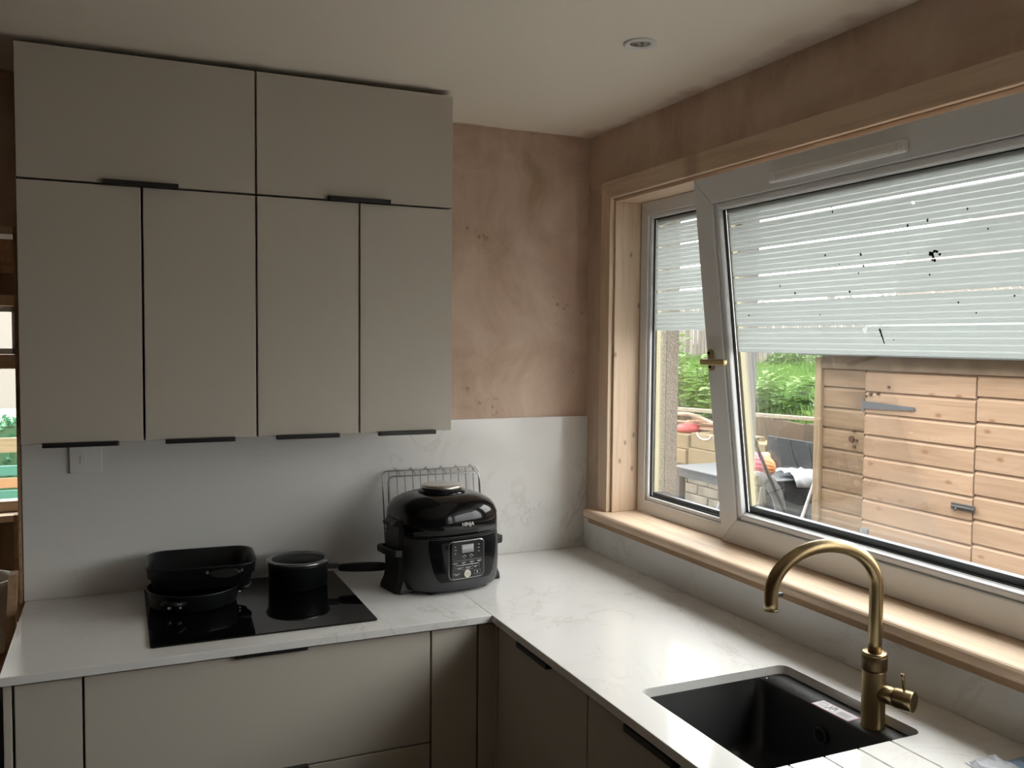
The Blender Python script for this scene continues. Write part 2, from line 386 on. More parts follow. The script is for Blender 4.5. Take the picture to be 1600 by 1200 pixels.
struct(B(XL-.2, .27, YF-.2, YB+.2, -.12, 0).build('floor', M_floor), 'bare grey concrete floor of the kitchen', 'floor')
o = B(XL-.2, .27, YF-.2, YB+.2, H, H+.15).build('ceiling', M_ceil, origin=(0, 0, H)); struct(o, 'matt off-white ceiling with bare plaster at its edges', 'ceiling')
mb = MB().box(DX1, .0, 0, .12, 0, H).box(DX0, DX1, 0, .12, DZ, H).box(XL, DX0, 0, .12, 0, H)
struct(mb.build('wall_back', M_pl), 'bare pink plaster wall behind the wall cabinets', 'wall')
mb = MB().box(0, .173, WY1+.003, YB, 0, H).box(0, .173, WY0, WY1+.003, 0, WZ0-.035).box(0, .173, WY0, WY1+.003, WZ1+.001, H).box(0, .173, YF, WY0, 0, H)
struct(mb.build('wall_right', M_pl2), 'bare brown plaster wall around the big window', 'wall')
mb = MB().box(.1735, .27, WY1-.012, YB, -.3, 2.7).box(.1735, .27, WY0, WY1-.012, -.3, WZ0-.02).box(.1735, .27, WY0, WY1-.012, WZ1-.01, 2.7).box(.1735, .27, YF, WY0, -.3, 2.7)
struct(mb.build('wall_outer', M_rough), 'grey roughcast outer skin of the window wall', 'wall')
struct(B(XL-.12, XL, YF, YB, 0, H).build('wall_left', M_dkb), 'plaster wall on the far left of the kitchen', 'wall')
struct(B(XL, 0, YF-.12, YF, 0, H).build('wall_front', M_dkb), 'plaster wall behind the viewer', 'wall')

# ------------------------------------------------------------------ doorway on the left and the room behind it
t = thing('trim_1', 'rough timber lining of the doorway left of the worktop', 'door lining', (-2.3, .05, 0), kind='structure')
B(-1.866, -1.857, -.014, .119, 0, DZ).build('jamb', M_pine_dk, t)
B(DX0-.0, DX0+.018, -.01, .14, 0, DZ).build('jamb', M_pine_dk, t)
B(DX0+.018, -1.866, -.01, .14, DZ-.022, DZ).build('head', M_pine_z, t)
# far wall with a window
wz0, wz1, wx1, wx0 = .90, 1.86, -1.945, -3.3
mb = MB().box(wx1, 0, YB, YB+.15, 0, H).box(XL, wx0, YB, YB+.15, 0, H).box(wx0, wx1, YB, YB+.15, 0, wz0).box(wx0, wx1, YB, YB+.15, wz1, H)
struct(mb.build('wall_far', M_dkb), 'dark unfinished wall of the room beyond the doorway', 'wall')
B(wx0-.1, -1.85, YB-.06, YB, wz1+.09, wz1+.25).build('trim_2', M_pine_dk)
struct(bpy.data.objects['trim_2'], 'dark timber lintel over the small far window', 'lintel')
w = thing('window_2', 'small timber window seen through the doorway on the left', 'window', ((wx0+wx1)/2, YB, wz0), kind='structure')
M_fr = plain('brown_window_paint', (.52, .40, .27), .5)
for x0, x1, z0, z1 in ((wx0, wx1, wz0, wz0+.05), (wx0, wx1, wz1-.05, wz1), (wx0, wx0+.05, wz0+.05, wz1-.05), (wx1-.05, wx1, wz0+.05, wz1-.05), (wx0+.05, wx1-.05, 1.535, 1.60), (-2.66, -2.60, wz0+.05, 1.535)):
    B(x0, x1, YB, YB+.07, z0, z1).build('frame_bar', M_fr, w, .004)
B(wx0+.05, wx1-.05, YB-.012, YB, 1.60, 1.625).build('vent_rail', M_pvc, w); B(wx0+.05, wx1-.05, YB-.012, YB, 1.785, 1.81).build('vent_rail', M_pvc, w)
B(wx1-.075, wx1-.05, YB-.012, YB, 1.60, 1.81).build('vent_rail', M_pvc, w)
B(wx0+.05, wx1-.05, YB+.03, YB+.036, 1.60, wz1-.05).build('pane', M_glass, w)
B(wx0+.05, wx1-.05, YB+.03, YB+.036, wz0+.05, 1.535).build('pane', M_glass, w)
B(wx0-.05, wx1+.05, YB-.08, YB, wz0-.03, wz0).build('sill', M_pine_x, w, .004)
# things in that room
def bucket(x, y, z, lab):
    b_ = thing('bucket', lab, 'bucket', (x, y, z), group='plaster buckets beyond the doorway')
    MB().lathe([(.095,0),(.10,.005),(.122,.235),(.130,.236),(.130,.25),(.120,.25),(.117,.235),(.094,.012),(0.001,.01)], n=32, cap1=False).build('body', plain('bucket_plastic', (.62,.58,.50), .5, noise=.25, nscale=14), b_, local=True)
    MB().tube([(.128*math.cos(a), .128*math.sin(a), .22 - .10*math.sin(a)) for a in [math.pi*i/14 for i in range(15)]], .003, 6).build('wire_handle', M_steel, b_, local=True)
    return b_
tb = thing('work_bench', 'low timber trestle carrying the white buckets beyond the doorway', 'bench', (-2.15, .55, 0))
B(-2.45, -1.895, .30, .80, .58, .62).build('top', M_pine_dk, tb)
for x in (-2.42, -1.96):
    for y in (.33, .73): B(x, x+.05, y, y+.05, 0, .58).build('leg', M_pine_dk, tb)
bucket(-2.05, .47, .622, 'white plaster-splashed bucket nearer the doorway jamb')
bucket(-2.32, .60, .622, 'white plaster-splashed bucket further from the doorway jamb')
tag(B(-2.005, -1.955, 1.30, 1.36, 0, .93).build('timber_post', M_pine_dk), 'rough timber post under the far window', 'post')
sp = thing('leaning_plank', 'brown timber plank leaning beside the end of the worktop', 'plank', (-1.94, -.1, 0))
MB().prism([(-1.905,.0),(-1.875,.0),(-1.868,1.0),(-1.89,1.0)], -.55, -.50, 'y').build('plank', M_pine_dk, sp)
sp.rotation_euler = (0, 0, 0)
for ch in sp.children: # lean the plank back against the jamb
    for v in ch.data.vertices: v.co.y += (v.co.z) * .50 
tag(MB().box(-1.99, -1.885, -.66, -.25, 0, .80).build('storage_box', plain('dark_box', (.02,.02,.022), .5), bevel=.008), 'black plastic storage box beside the base cabinet end panel', 'box')
tag(MB().box(-1.98, -1.892, -.60, -.30, .80, .845).build('paper_pack', M_white, bevel=.006), 'white paper pack lying on the black storage box', 'packet')

# ------------------------------------------------------------------ wall cabinets
ZB, ZM, ZT, YD = 1.403, 2.072, 2.408, -.38
XC = [-1.826, -1.536, -1.2465, -.9585, -.672]
g = .0028
def handle(x0, x1, z, parent):
    mb = MB().prism(rrect(x0, x1, -.398, -.379, .004, 3), z-.0065, z+.0055, 'z')
    return mb.build('handle', M_black, parent, .0012)
def wall_unit(name, x0, x1, z0, z1, doors, label):
    t = thing(name, label, 'cabinet', ((x0+x1)/2, -.19, z0), group='grey handle-lip wall cabinets')
    mb = MB().box(x0, x0+.018, -.36, -.001, z0+.004, z1).box(x1-.018, x1, -.36, -.001, z0+.004, z1).box(x0+.018, x1-.018, -.36, -.001, z0+.004, z0+.022).box(x0+.018, x1-.018, -.36, -.001, z1-.018, z1).box(x0+.018, x1-.018, -.02, -.001, z0+.022, z1-.018)
    mb.build('body', M_carc, t)
    for a, b_, h0, h1 in doors:
        dd = B(a+g, b_-g, YD, -.361, z0+g, z1-g).build('door', M_cab, t, .0012)
        handle(h0, h1, z0 + (.005 if name == 'top_box_cabinet' else .001), dd)
    return t
wall_unit('top_box_cabinet', XC[0], XC[2], ZM, ZT, [(XC[0], XC[2], -1.628, -1.446)], 'wide grey lift-up cabinet at the ceiling, left of the two')
wall_unit('top_box_cabinet', XC[2], XC[4], ZM, ZT, [(XC[2], XC[4], -1.052, -.869)], 'wide grey lift-up cabinet at the ceiling, next to the pink plaster')
wall_unit('wall_cabinet', XC[0], XC[2], ZB, ZM, [(XC[0], XC[1], -1.776, -1.597), (XC[1], XC[2], -1.485, -1.306)], 'grey two-door wall cabinet above the switch and stacked pans')
wall_unit('wall_cabinet', XC[2], XC[4], ZB, ZM, [(XC[2], XC[3], -1.197, -1.018), (XC[3], XC[4], -.905, -.728)], 'grey two-door wall cabinet above the saucepan and pressure cooker')

# ------------------------------------------------------------------ base cabinets
YBD, XBD, ZW = -.63, -.63, .91
def bcarc(x0, x1, t, axis='x'):
    """open carcass: sides, bottom, back"""
    mb = MB()
    if axis == 'x':
        mb.box(x0, x0+.018, -.61, -.02, .1, .872).box(x1-.018, x1, -.61, -.02, .1, .872).box(x0+.018, x1-.018, -.61, -.02, .1, .118).box(x0+.018, x1-.018, -.04, -.02, .118, .872)
        mb.box(x0, x1, -.57, -.555, 0, .1)
    else:
        mb.box(-.61, -.02, x0, x0+.018, .1, .872).box(-.61, -.02, x1-.018, x1, .1, .872).box(-.61, -.02, x0+.018, x1-.018, .1, .118).box(-.04, -.02, x0+.018, x1-.018, .118, .872)
        mb.box(-.57, -.555, x0, x1, 0, .1)
    mb.build('body', M_carc, t)
def bfront(x0, x1, z0, z1, t, name='door'):
    return B(x0+g, x1-g, YBD, -.611, z0, z1).build(name, M_cab, t, .0012)
def sfront(y0, y1, z0, z1, t, name='door'):
    return B(XBD, -.611, y0+g, y1-g, z0, z1).build(name, M_cab, t, .0012)
t = thing('base_cabinet', 'narrow grey base cabinet at the left end under the worktop', 'cabinet', (-1.76, -.31, 0), group='grey base cabinets under the worktop')
bcarc(-1.828, -1.682, t); bfront(-1.826, -1.682, .1, .881, t)
B(-1.846, -1.829, -.632, -.005, 0, .887).build('end_panel', M_cab, t, .001)
t = thing('drawer_cabinet', 'wide grey drawer cabinet below the black hob', 'cabinet', (-1.25, -.31, 0), group='grey base cabinets under the worktop')
bcarc(-1.682, -.822, t)
dr = bfront(-1.682, -.822, .572, .881, t, 'drawer'); MB().prism(rrect(-1.341, -1.159, -.644, -.629, .004, 3), .879, .8885, 'z').build('handle', M_black, dr, .001)
dr = bfront(-1.682, -.822, .10, .567, t, 'drawer'); MB().prism(rrect(-1.341, -1.159, -.648, -.629, .004, 3), .562, .575, 'z').build('handle', M_black, dr, .001)
t = thing('base_cabinet', 'slim grey base cabinet panel left of the inner corner', 'cabinet', (-.75, -.31, 0), group='grey base cabinets under the worktop')
mb = B(-.822, -.684, -.61, -.58, .1, .872); mb.build('body', M_carc, t); bfront(-.822, -.684, .1, .881, t)
t = thing('corner_post', 'dark grey corner filler where the two cabinet runs meet', 'cabinet filler', (-.66, -.63, 0))
MB().prism([(-.684+g, -.63), (-.63, -.63), (-.63, -.645), (-.611, -.645), (-.611, -.611), (-.684+g, -.611)], .1, .881, 'z').build('filler', M_cab, t, .001)
t = thing('base_cabinet', 'grey base cabinet on the window run beside the inner corner', 'cabinet', (-.31, -.9, 0), group='grey base cabinets under the worktop')
bcarc(-1.168, -.652, t, 'y'); dd = sfront(-1.168, -.648, .1, .881, t)
MB().prism(rrect(-.648, -.629, -.988, -.806, .004, 3), .872, .885, 'z').build('handle', M_black, dd, .001)
t = thing('sink_cabinet', 'grey sink base cabinet under the black sink', 'cabinet', (-.31, -1.46, 0), group='grey base cabinets under the worktop')
bcarc(-1.768, -1.168, t, 'y'); dd = sfront(-1.768, -1.168, .1, .881, t)
MB().prism(rrect(-.648, -.629, -1.532, -1.349, .004, 3), .870, .885, 'z').build('handle', M_black, dd, .001)
t = thing('base_cabinet', 'grey base cabinet on the window run past the sink drainer', 'cabinet', (-.31, -2.07, 0), group='grey base cabinets under the worktop')
bcarc(-2.368, -1.768, t, 'y'); dd = sfront(-2.368, -1.768, .1, .881, t)
MB().prism(rrect(-.648, -.629, -2.16, -1.98, .004, 3), .870, .885, 'z').build('handle', M_black, dd, .001)

# ------------------------------------------------------------------ worktop
D = .6486
SX0, SX1, SY0, SY1 = -.5555, -.149, -1.6675, -1.264
wt = thing('worktop', 'white veined quartz worktop running round the corner', 'worktop', (-.9, -.4, .89))
B(-1.852, -D-.0004, -D, -.001, .889, ZW).build('slab', M_quartz, wt, .0015)
slab = B(-D, -.001, -2.4, -.001, .889, ZW).build('slab', M_quartz, wt, .0015)
cut = MB().prism(rrect(SX0, SX1, SY0, SY1, .022, 6), .87, .93, 'z').build('cutter', M_quartz)
cuts = [cut]
for xg in (-.237, -.321, -.405, -.489):
    cuts.append(MB().prism([(xg-.0035, .9135), (xg-.002, .9065), (xg+.002, .9065), (xg+.0035, .9135)], -2.12, SY0+.004, 'y').build('cutter', M_quartz))
boolean(slab, cuts)
# splashbacks
tag(B(-1.855, -.0005, -.0125, -.0005, ZW+.0005, 1.402).build('splashback', M_quartz, bevel=.001), 'tall pale quartz splashback behind the hob', 'splashback')
tag(B(-.0125, -.0005, -2.4, -.014, ZW+.0005, 1.020).build('splashback', M_quartz, bevel=.001), 'low quartz upstand under the window sill', 'splashback')
# light switch
t = thing('light_switch', 'white wall switch on the splashback under the wall cabinet', 'switch', (-1.688, -.0125, 1.28))
MB().prism(rrect(-1.731, -1.645, 1.277, 1.363, .006, 4), -.0215, -.0127, 'y').build('plate', M_white, t, .002)
MB().prism(rrect(-1.702, -1.688, 1.306, 1.330, .002, 3), -.0255, -.0215, 'y').build('rocker', M_white, t, .001)

# ------------------------------------------------------------------ hob and pans
t = thing('hob', 'black glass induction hob set on the worktop', 'hob', (-1.245, -.30, ZW))
MB().prism(rrect(-1.534, -.956, -.575, -.022, .008, 4), ZW+.0003, ZW+.0045, 'z').build('glass', M_hob, t, .0008)
ZH = ZW + .0047
# round frying pan
px, py, pr = -1.405, -.222, .126
t = thing('round_pan', 'round black pan on the hob under the roasting pan', 'pan', (px, py, ZH))
MB().lathe([(pr-.02,0),(pr-.008,.006),(pr,.046),(pr+.003,.050),(pr+.003,.0525),(pr-.002,.053),(pr-.006,.047),(pr-.014,.009),(.001,.006)], n=56, cap1=False).build('body', M_pan, t, local=True)
def lug(t, ang, r0, z, wdt=.036, out=.032, part='side_handle', mat=M_bak):
    ca, sa = math.cos(ang), math.sin(ang)
    def W(a_, b_, z_): return (a_*ca - b_*sa, a_*sa + b_*ca, z_)
    pts = [W(r0-.004, -wdt, z), W(r0+out*.8, -wdt*.85, z+.004), W(r0+out, -wdt*.4, z+.006), W(r0+out, wdt*.4, z+.006), W(r0+out*.8, wdt*.85, z+.004), W(r0-.004, wdt, z)]
    h = MB().tube(pts, .0065, 8).build(part, mat, t, local=True)
    for s_ in (-1, 1):
        MB().tube([W(r0-.003, s_*wdt*.55, z-.012), W(r0+.0045, s_*wdt*.55, z-.012)], .0045, 10).build('rivet', M_steel, h, local=True)
    return h
lug(t, R(-118), pr-.002, .033, .026, .028)
lug(t, R(-8), pr-.002, .040, .030, .030)
# roasting pan sitting on it
t = thing('roasting_pan', 'deep rectangular black roasting pan resting on the round pan', 'pan', (-1.381, -.188, ZH+.0532), (0, 0, R(-3)))
def rr(x, y, r, z): return [(a, b_, z) for a, b_ in rrect(-x, x, -y, y, r, 8)]
MB().rings([rr(.122,.094,.04,0), rr(.132,.104,.046,.004), rr(.139,.111,.05,.034), rr(.145,.117,.053,.036), rr(.148,.12,.055,.064), rr(.151,.123,.057,.067), rr(.149,.121,.056,.069), rr(.144,.116,.053,.066), rr(.134,.106,.047,.008), rr(.11,.085,.03,.0045)]).build('body', M_pan, t, local=True)
for s_ in (-1, 1):
    MB().rings([[(.06+.045*math.cos(a)*k, s_*(.1165+d_), .046+.014*math.sin(a)*k) for a in [2*math.pi*i/20 for i in range(20)]] for k, d_ in ((1,0),(.98,.004),(.8,.0065))]).build('grip_recess', M_bak, t, local=True)
    for xx in (.012, .105): MB().tube([(xx, s_*.117, .052), (xx, s_*.1235, .052)], .004, 10).build('rivet', M_steel, t, local=True)
# saucepan with glass lid
sx, sy, sr = -1.093, -.148, .093
t = thing('saucepan', 'small black saucepan on the right of the hob', 'saucepan', (sx, sy, ZH))
MB().lathe([(sr-.012,0),(sr-.005,.004),(sr-.002,.068),(sr+.002,.073),(sr+.001,.0755),(sr-.004,.074),(sr-.006,.068),(sr-.009,.008),(.001,.006)], n=56, cap1=False).build('body', M_pan, t, local=True)
ha = math.atan2(-.30, .95); ca, sa = math.cos(ha), math.sin(ha)
def W(a_, b_, z_): return (a_*ca - b_*sa, a_*sa + b_*ca, z_)
MB().rings([[W(sr-.003 + k*.034, y_, z_) for y_, z_ in ((-.009, .050), (.009, .050), (.009, .064), (-.009, .064))] for k in (0, 1)], smooth=False).build('handle_bracket', plain('grey_bracket', (.14,.14,.14), .4, .7), t, local=True)
hp = [(0,.008,.009),(.01,.014,.012),(.05,.016,.0145),(.10,.0165,.015),(.135,.015,.0135),(.15,.010,.010),(.154,.004,.005)]
MB().rings([[W(sr+.030+l, hw*math.cos(a), .051+.06*l*.1 + hh*math.sin(a)) for a in [2*math.pi*i/14 for i in range(14)]] for l, hw, hh in hp]).build('handle', M_bak, t, local=True)
zl = .0757
lr = MB().lathe([(sr-.012,zl),(sr+.003,zl+.001),(sr+.005,zl+.005),(sr+.002,zl+.009),(sr-.008,zl+.0105),(sr-.014,zl+.007)], n=56, cap0=False, cap1=False).build('lid', plain('lid_rim', (.30,.32,.32), .2, .85), t, local=True); lr['label'] = 'clear glass lid with a steel rim'
MB().lathe([(sr-.012,zl+.0075),(sr-.02,zl+.012),(sr-.05,zl+.017),(.02,zl+.020),(.001,zl+.0205)], n=48, cap0=False, cap1=False).build('glass', M_lidgl, lr, local=True)

# ------------------------------------------------------------------ wire rack behind the cooker
t = thing('oven_rack', 'chrome wire oven rack leaning on the splashback behind the cooker', 'wire rack', (-.62, -.06, ZW))
def rp(x, z, off=0): return (x, -.085 + .058*(z-.912)/.33 - off, z)
fr = [(-.745,.914)]
pts = []
for a, b_ in rrect(-.792, -.445, .9145, 1.236, .018, 5): pts.append(rp(a, b_))
MB().tube(pts, .0026, 8, closed=True).build('frame', M_chrome, t)
for i in range(12):
    x = -.770 + i*.0275
    MB().tube([rp(x, .915, .003), rp(x, 1.236, .003)], .0013, 6).build('wire', M_chrome, t)
pts = [rp(-.782,.93,.030), rp(-.782,1.20,.030), rp(-.778,1.216,.030), rp(-.766,1.222,.030), rp(-.47,1.222,.030), rp(-.458,1.216,.030), rp(-.454,1.20,.030), rp(-.454,1.10,.030)]
MB().tube(pts, .0024, 8).build('front_rail', M_chrome, t)
for i in range(6):
    x = -.752 + i*.054
    MB().tube([rp(x, 1.236, 0), rp(x+.004, 1.246, .006), rp(x+.016, 1.222, .030)], .0014, 6).build('hook', M_chrome, t)
MB().tube([rp(-.792,1.05,0), rp(-.782,1.05,.030)], .0018, 6).build('strut', M_chrome, t)
MB().tube([rp(-.445,1.05,0), rp(-.454,1.10,.030)], .0018, 6).build('strut', M_chrome, t)

# ------------------------------------------------------------------ pressure cooker
NJ = thing('pressure_cooker', 'black and dark grey multi cooker with a digital panel on the worktop', 'cooker', (-.665, -.268, ZW+.0005), (0, 0, R(9.5)))
NA, NB, NE = .168, .160, 2.7
def sup(th, k, off=0.0):
    """th = 0 is the front (-y)"""
    c, s_ = math.sin(th), -math.cos(th)
    e = 2.0/NE
    x = (NA*k+off)*math.copysign(abs(c)**e, c); y = (NB*k+off)*math.copysign(abs(s_)**e, s_)
    return x, y
body = [(.012,.93),(.016,.955),(.03,.98),(.055,.995),(.09,1.0),(.13,.998),(.16,.99),(.171,.983)]
lid = [(.178,.985),(.212,.983),(.236,.968),(.253,.925),(.266,.86),(.275,.775),(.283,.67),(.288,.57),(.290,.49)]
def interp(prof, z):
    for (z0,k0),(z1,k1) in zip(prof, prof[1:]):
        if z0 <= z <= z1: return k0 + (k1-k0)*(z-z0)/(z1-z0)
    return prof[-1][1] if z > prof[-1][0] else prof[0][1]
def patch(prof_zs, prof, th0, th1, n, off, name, mat, closed=False, caps=False):
    rings_ = []
    for z in prof_zs:
        k = interp(prof, z)
        rings_.append([(*sup(R(th0 + (th1-th0)*i/(n if closed else n-1)), k, off), z) for i in range(n)])
    return MB().rings(rings_, caps, caps, closed).build(name, mat, NJ, local=True)
patch([z for z,_ in body], body, 0, 360, 96, 0, 'body', M_gry, True, True)
# black glossy front insert with a U-shaped lower edge
rings_ = []
cols = 41
for j in range(13):
    r_ = []
    for i in range(cols):
        th = -38 + 76*i/(cols-1)
        zb = .042 + .10*max(0, (abs(th)-22)/16)**2.2
        z = zb + (.1705-zb)*j/12
        r_.append((*sup(R(th), interp(body, z), .0018), z))
    rings_.append(r_)
MB().rings(rings_, False, False, False).build('front_insert', M_gbl, NJ, local=True)
patch([.170,.179], [(.170,.962),(.179,.962)], 0, 360, 96, 0, 'seam', M_mbl, True, True)
ld = patch([z for z,_ in lid], lid, 0, 360, 96, 0, 'lid', M_gbl, True, True)
MB().lathe([(.075,.286),(.076,.291),(.071,.297),(.064,.300)], n=56).build('lid_collar', M_gbl, NJ, local=True)
MB().lathe([(.060,.300),(.064,.304),(.064,.310),(.060,.313),(.045,.314),(.001,.3145)], n=56, cap1=False).build('lid_cap', plain('cap_steel', (.62,.60,.56), .3, .9), NJ, local=True)
for s_ in (-1, 1):
    # side column with a flared foot
    prof = [(0,.034,.189),(.012,.034,.188),(.035,.031,.179),(.06,.030,.175),(.15,.030,.174),(.20,.029,.172),(.222,.026,.166),(.234,.022,.155),(.238,.018,.146)]
    MB().rings([[(s_*.135, -hw*2, z), (s_*(ox-.012), -hw*2, z), (s_*ox, -hw*1.5, z), (s_*ox, hw*1.5, z), (s_*(ox-.012), hw*2, z), (s_*.135, hw*2, z)] for z, hw, ox in prof], smooth=False).build('side_column', M_mbl, NJ, .002, local=True)
    pts = [(s_*.168, -.062, .122), (s_*.190, -.060, .124), (s_*.202, -.045, .125), (s_*.205, 0, .125), (s_*.202, .045, .125), (s_*.190, .060, .124), (s_*.168, .062, .122)]
    MB().rings([[(p[0], p[1], p[2]+dz) if not inner else (p[0]-s_*.012, p[1]*.86, p[2]+dz) for inner, dz in ((0,-.010),(0,.010),(1,.010),(1,-.010))] for p in pts], smooth=False).build('side_handle', M_mbl, NJ, .002, local=True)
    MB().rings([[(s_*xx, yy, zz) for xx, yy, zz in ((.150,-.030,z),(ox,-.024,z),(ox,.024,z),(.150,.030,z))] for z, ox in ((.198,.176),(.203,.193),(.215,.194),(.222,.176))], smooth=False).build('lid_tab', M_mbl, NJ, .002, local=True)
for fx in (-.09, .09):
    for fy in (-.10, .10): MB().lathe([(.014,0),(.016,.013)], (fx, fy, 0), 16).build('foot', M_mbl, NJ, local=True)
# control panel: curved, on the front insert
def on_front(x, z, off):
    # point of the front insert at local x
    lo, hi = R(-60), R(60)
    k = interp(body, z) if z < .172 else interp(lid, z)
    for _ in range(40):
        mid = (lo+hi)/2
        if sup(mid, k, .0018)[0] < x: lo = mid
        else: hi = mid
    X, Y = sup(lo, k, .0018)
    return (X, Y - off, z)
def sheet(poly_rows, off, name, mat, parent, thick=.0012):
    """rows of (x0,x1,z) laid on the curved front, given a thickness"""
    n = 13; fr_, bk_ = [], []
    rows = [[on_front(x0 + (x1-x0)*i/(n-1), z, off) for i in range(n)] for x0, x1, z in poly_rows]
    mb = MB(); base = 0
    for r_ in rows: mb.v += r_
    for r_ in rows: mb.v += [(p[0], p[1]+thick, p[2]) for p in r_]
    m_ = len(rows); T = m_*n
    for j in range(m_-1):
        for i in range(n-1):
            a = j*n+i; mb.f.append([a, a+1, a+n+1, a+n]); mb.f.append([T+a, T+a+n, T+a+n+1, T+a+1])
    for j in range(m_-1):
        for i in (0, n-1):
            a = j*n+i; q = [a, a+n, T+a+n, T+a]; mb.f.append(q if i == 0 else q[::-1])
    for i in range(n-1):
        mb.f.append([i, T+i, T+i+1, i+1]); a = (m_-1)*n+i; mb.f.append([a, a+1, T+a+1, T+a])
    mb.sm = set(range(len(mb.f)))
    return mb.build(name, mat, parent, local=True)
def rrows(x0, x1, z0, z1, r):
    out = []
    for i in range(6): a = R(90*i/5); out.append((r - r*math.sin(a), z0 + r - r*math.cos(a)))
    zs = [(dx, z) for dx, z in out] + [(dx, z0+z1-z) for dx, z in out[::-1]]
    return [(x0+dx, x1-dx, z) for dx, z in zs]
PX0, PX1, PZ0, PZ1 = -.062, .062, .048, .164
panel = sheet(rrows(PX0, PX1, PZ0, PZ1, .014), .0012, 'panel_border', plain('panel_silver', (.42,.42,.41), .3, .9), NJ, .0016)
sheet(rrows(PX0+.0022, PX1-.0022, PZ0+.0022, PZ1-.0022, .012), .002, 'panel_face', plain('panel_black', (.010,.010,.012), .25), panel)
sheet([(-.021,.021,.127),(-.021,.021,.152)], .0028, 'display', plain('lcd_grey', (.30,.31,.31), .3), panel)
M_prt = plain('panel_print', (.50,.50,.50), .5)
def mark(x0, x1, z0, z1, nm='print_mark'): sheet([(x0,x1,z0),(x0,x1,z1)], .0026, nm, M_prt, panel, .0006)
for sx_ in (-.042, .040):
    mark(sx_-.0015, sx_+.0015, .146, .149); mark(sx_-.004, sx_+.004, .137, .1385); mark(sx_-.0015, sx_+.0015, .126, .129)
for sx_ in (-.012, .012):
    for k in range(5):
        a = R(15+37*k); mark(sx_+.006*math.cos(a)-.0014, sx_+.006*math.cos(a)+.0014, .113+.006*math.sin(a), .115+.006*math.sin(a))
    mark(sx_-.0018, sx_+.0018, .1105, .1125)
mark(-.050, .050, .1045, .1049)
for x0, x1 in ((-.052,-.033),(-.022,-.006),(.006,.023),(.033,.050)): mark(x0, x1, .0975, .099); mark(x0+.004, x1-.004, .0945, .0957)
mark(-.040, .040, .0895, .0915, 'mode_bar')
for x0, x1 in ((-.038,-.018),(-.010,.012),(.020,.036)): mark(x0, x1, .082, .0835); mark(x0+.004, x1-.004, .079, .0802)
for x0, x1, z0, z1 in ((-.042,-.0415,.076,.088),(.0415,.042,.076,.088),(-.016,-.0155,.077,.088),(.0155,.016,.077,.088),(-.02,.02,.0755,.076)): mark(x0, x1, z0, z1)
mark(-.049,-.026,.064,.0653); mark(-.042,-.033,.0605,.0618)
for x0, x1, z0, z1 in ((.024,.046,.070,.0705),(.024,.046,.058,.0585),(.024,.0245,.058,.0705),(.0455,.046,.058,.0705),(.033,.037,.061,.067)): mark(x0, x1, z0, z1)
c0 = on_front(-.001, .063, .0022)
MB().tube([(c0[0], c0[1]+.001, c0[2]), (c0[0], c0[1]-.0025, c0[2])], .0115, 28).build('start_button', plain('cream_button', (.62,.60,.50), .4), panel, local=True)
c1 = (c0[0], c0[1]-.0027)
for dz, hw in ((.003,.005),(-.001,.006),(-.005,.004)): B(c1[0]-hw, c1[0]+hw, c1[1]-.0002, c1[1]+.0004, .063+dz-.0007, .063+dz+.0007).build('button_print', plain('print_dark', (.25,.25,.22), .5), panel, local=True)
def text_mesh(body_, size, depth, name, mat, parent, mat4):
    cu = bpy.data.curves.new('txt', 'FONT'); cu.body = body_; cu.size = size; cu.extrude = depth; cu.align_x = 'CENTER'; cu.align_y = 'CENTER'
    to = bpy.data.objects.new('txt', cu); COL.objects.link(to); bpy.context.view_layer.update()
    dg = bpy.context.evaluated_depsgraph_get(); me = bpy.data.meshes.new_from_object(to.evaluated_get(dg))
    bpy.data.objects.remove(to, do_unlink=True)
    me.transform(mat4); me.materials.clear(); me.materials.append(mat)
    ob = bpy.data.objects.new(name, me); COL.objects.link(ob); ob.parent = parent
    return ob
p_ = on_front(.003, .2125, .0); q0 = on_front(.003, .205, 0); q1 = on_front(.003, .220, 0)
lean = math.atan2(q1[1]-q0[1], q1[2]-q0[2])
mt4 = Matrix.Translation((p_[0], p_[1]-.0006, p_[2])) @ Matrix.Rotation(R(90) - lean, 4, 'X') @ Matrix.Diagonal((1.0, 1.0, 1, 1))
lg = text_mesh('NINJA', .0155, .0012, 'lettering', plain('logo_silver', (.75,.75,.73), .3, .3), ld, mt4)

# ------------------------------------------------------------------ sink, tap, sticker
t = thing('sink', 'black undermount sink let into the worktop below the window', 'sink', (-.35, -1.465, .70))
ox0, ox1, oy0, oy1 = SX0-.02, -.075, SY0-.02, SY1+.02
bx0, bx1, by0, by1 = SX0-.004, -.218, SY0-.004, SY1+.004      # bowl mouth
ZL = .8885
def rz(x0, x1, y0, y1, r, z): return [(a, b_, z) for a, b_ in rrect(x0, x1, y0, y1, r, 8)]
MB().rings([rz(ox0, ox1, oy0, oy1, .03, ZL-.012), rz(ox0, ox1, oy0, oy1, .03, ZL), rz(bx0-.003, bx1+.003, by0-.003, by1+.003, .028, ZL), rz(bx0, bx1, by0, by1, .026, ZL-.005),
            rz(bx0+.006, bx1-.004, by0+.006, by1-.006, .03, .74), rz(bx0+.02, bx1-.02, by0+.02, by1-.02, .03, .716), rz(bx0+.12, bx1-.12, by0+.14, by1-.14, .03, .710)], False, True, True, True).build('bowl', M_sink, t)
MB().lathe([(.045,.7105),(.045,.713),(.036,.714),(.032,.7115),(.001,.7115)], ((bx0+bx1)/2, -1.466, 0), 32, cap0=False, cap1=False).build('drain', plain('drain_black', (.02,.02,.02), .25, .5), t)
ring = []
oxx = bx1 - .0065
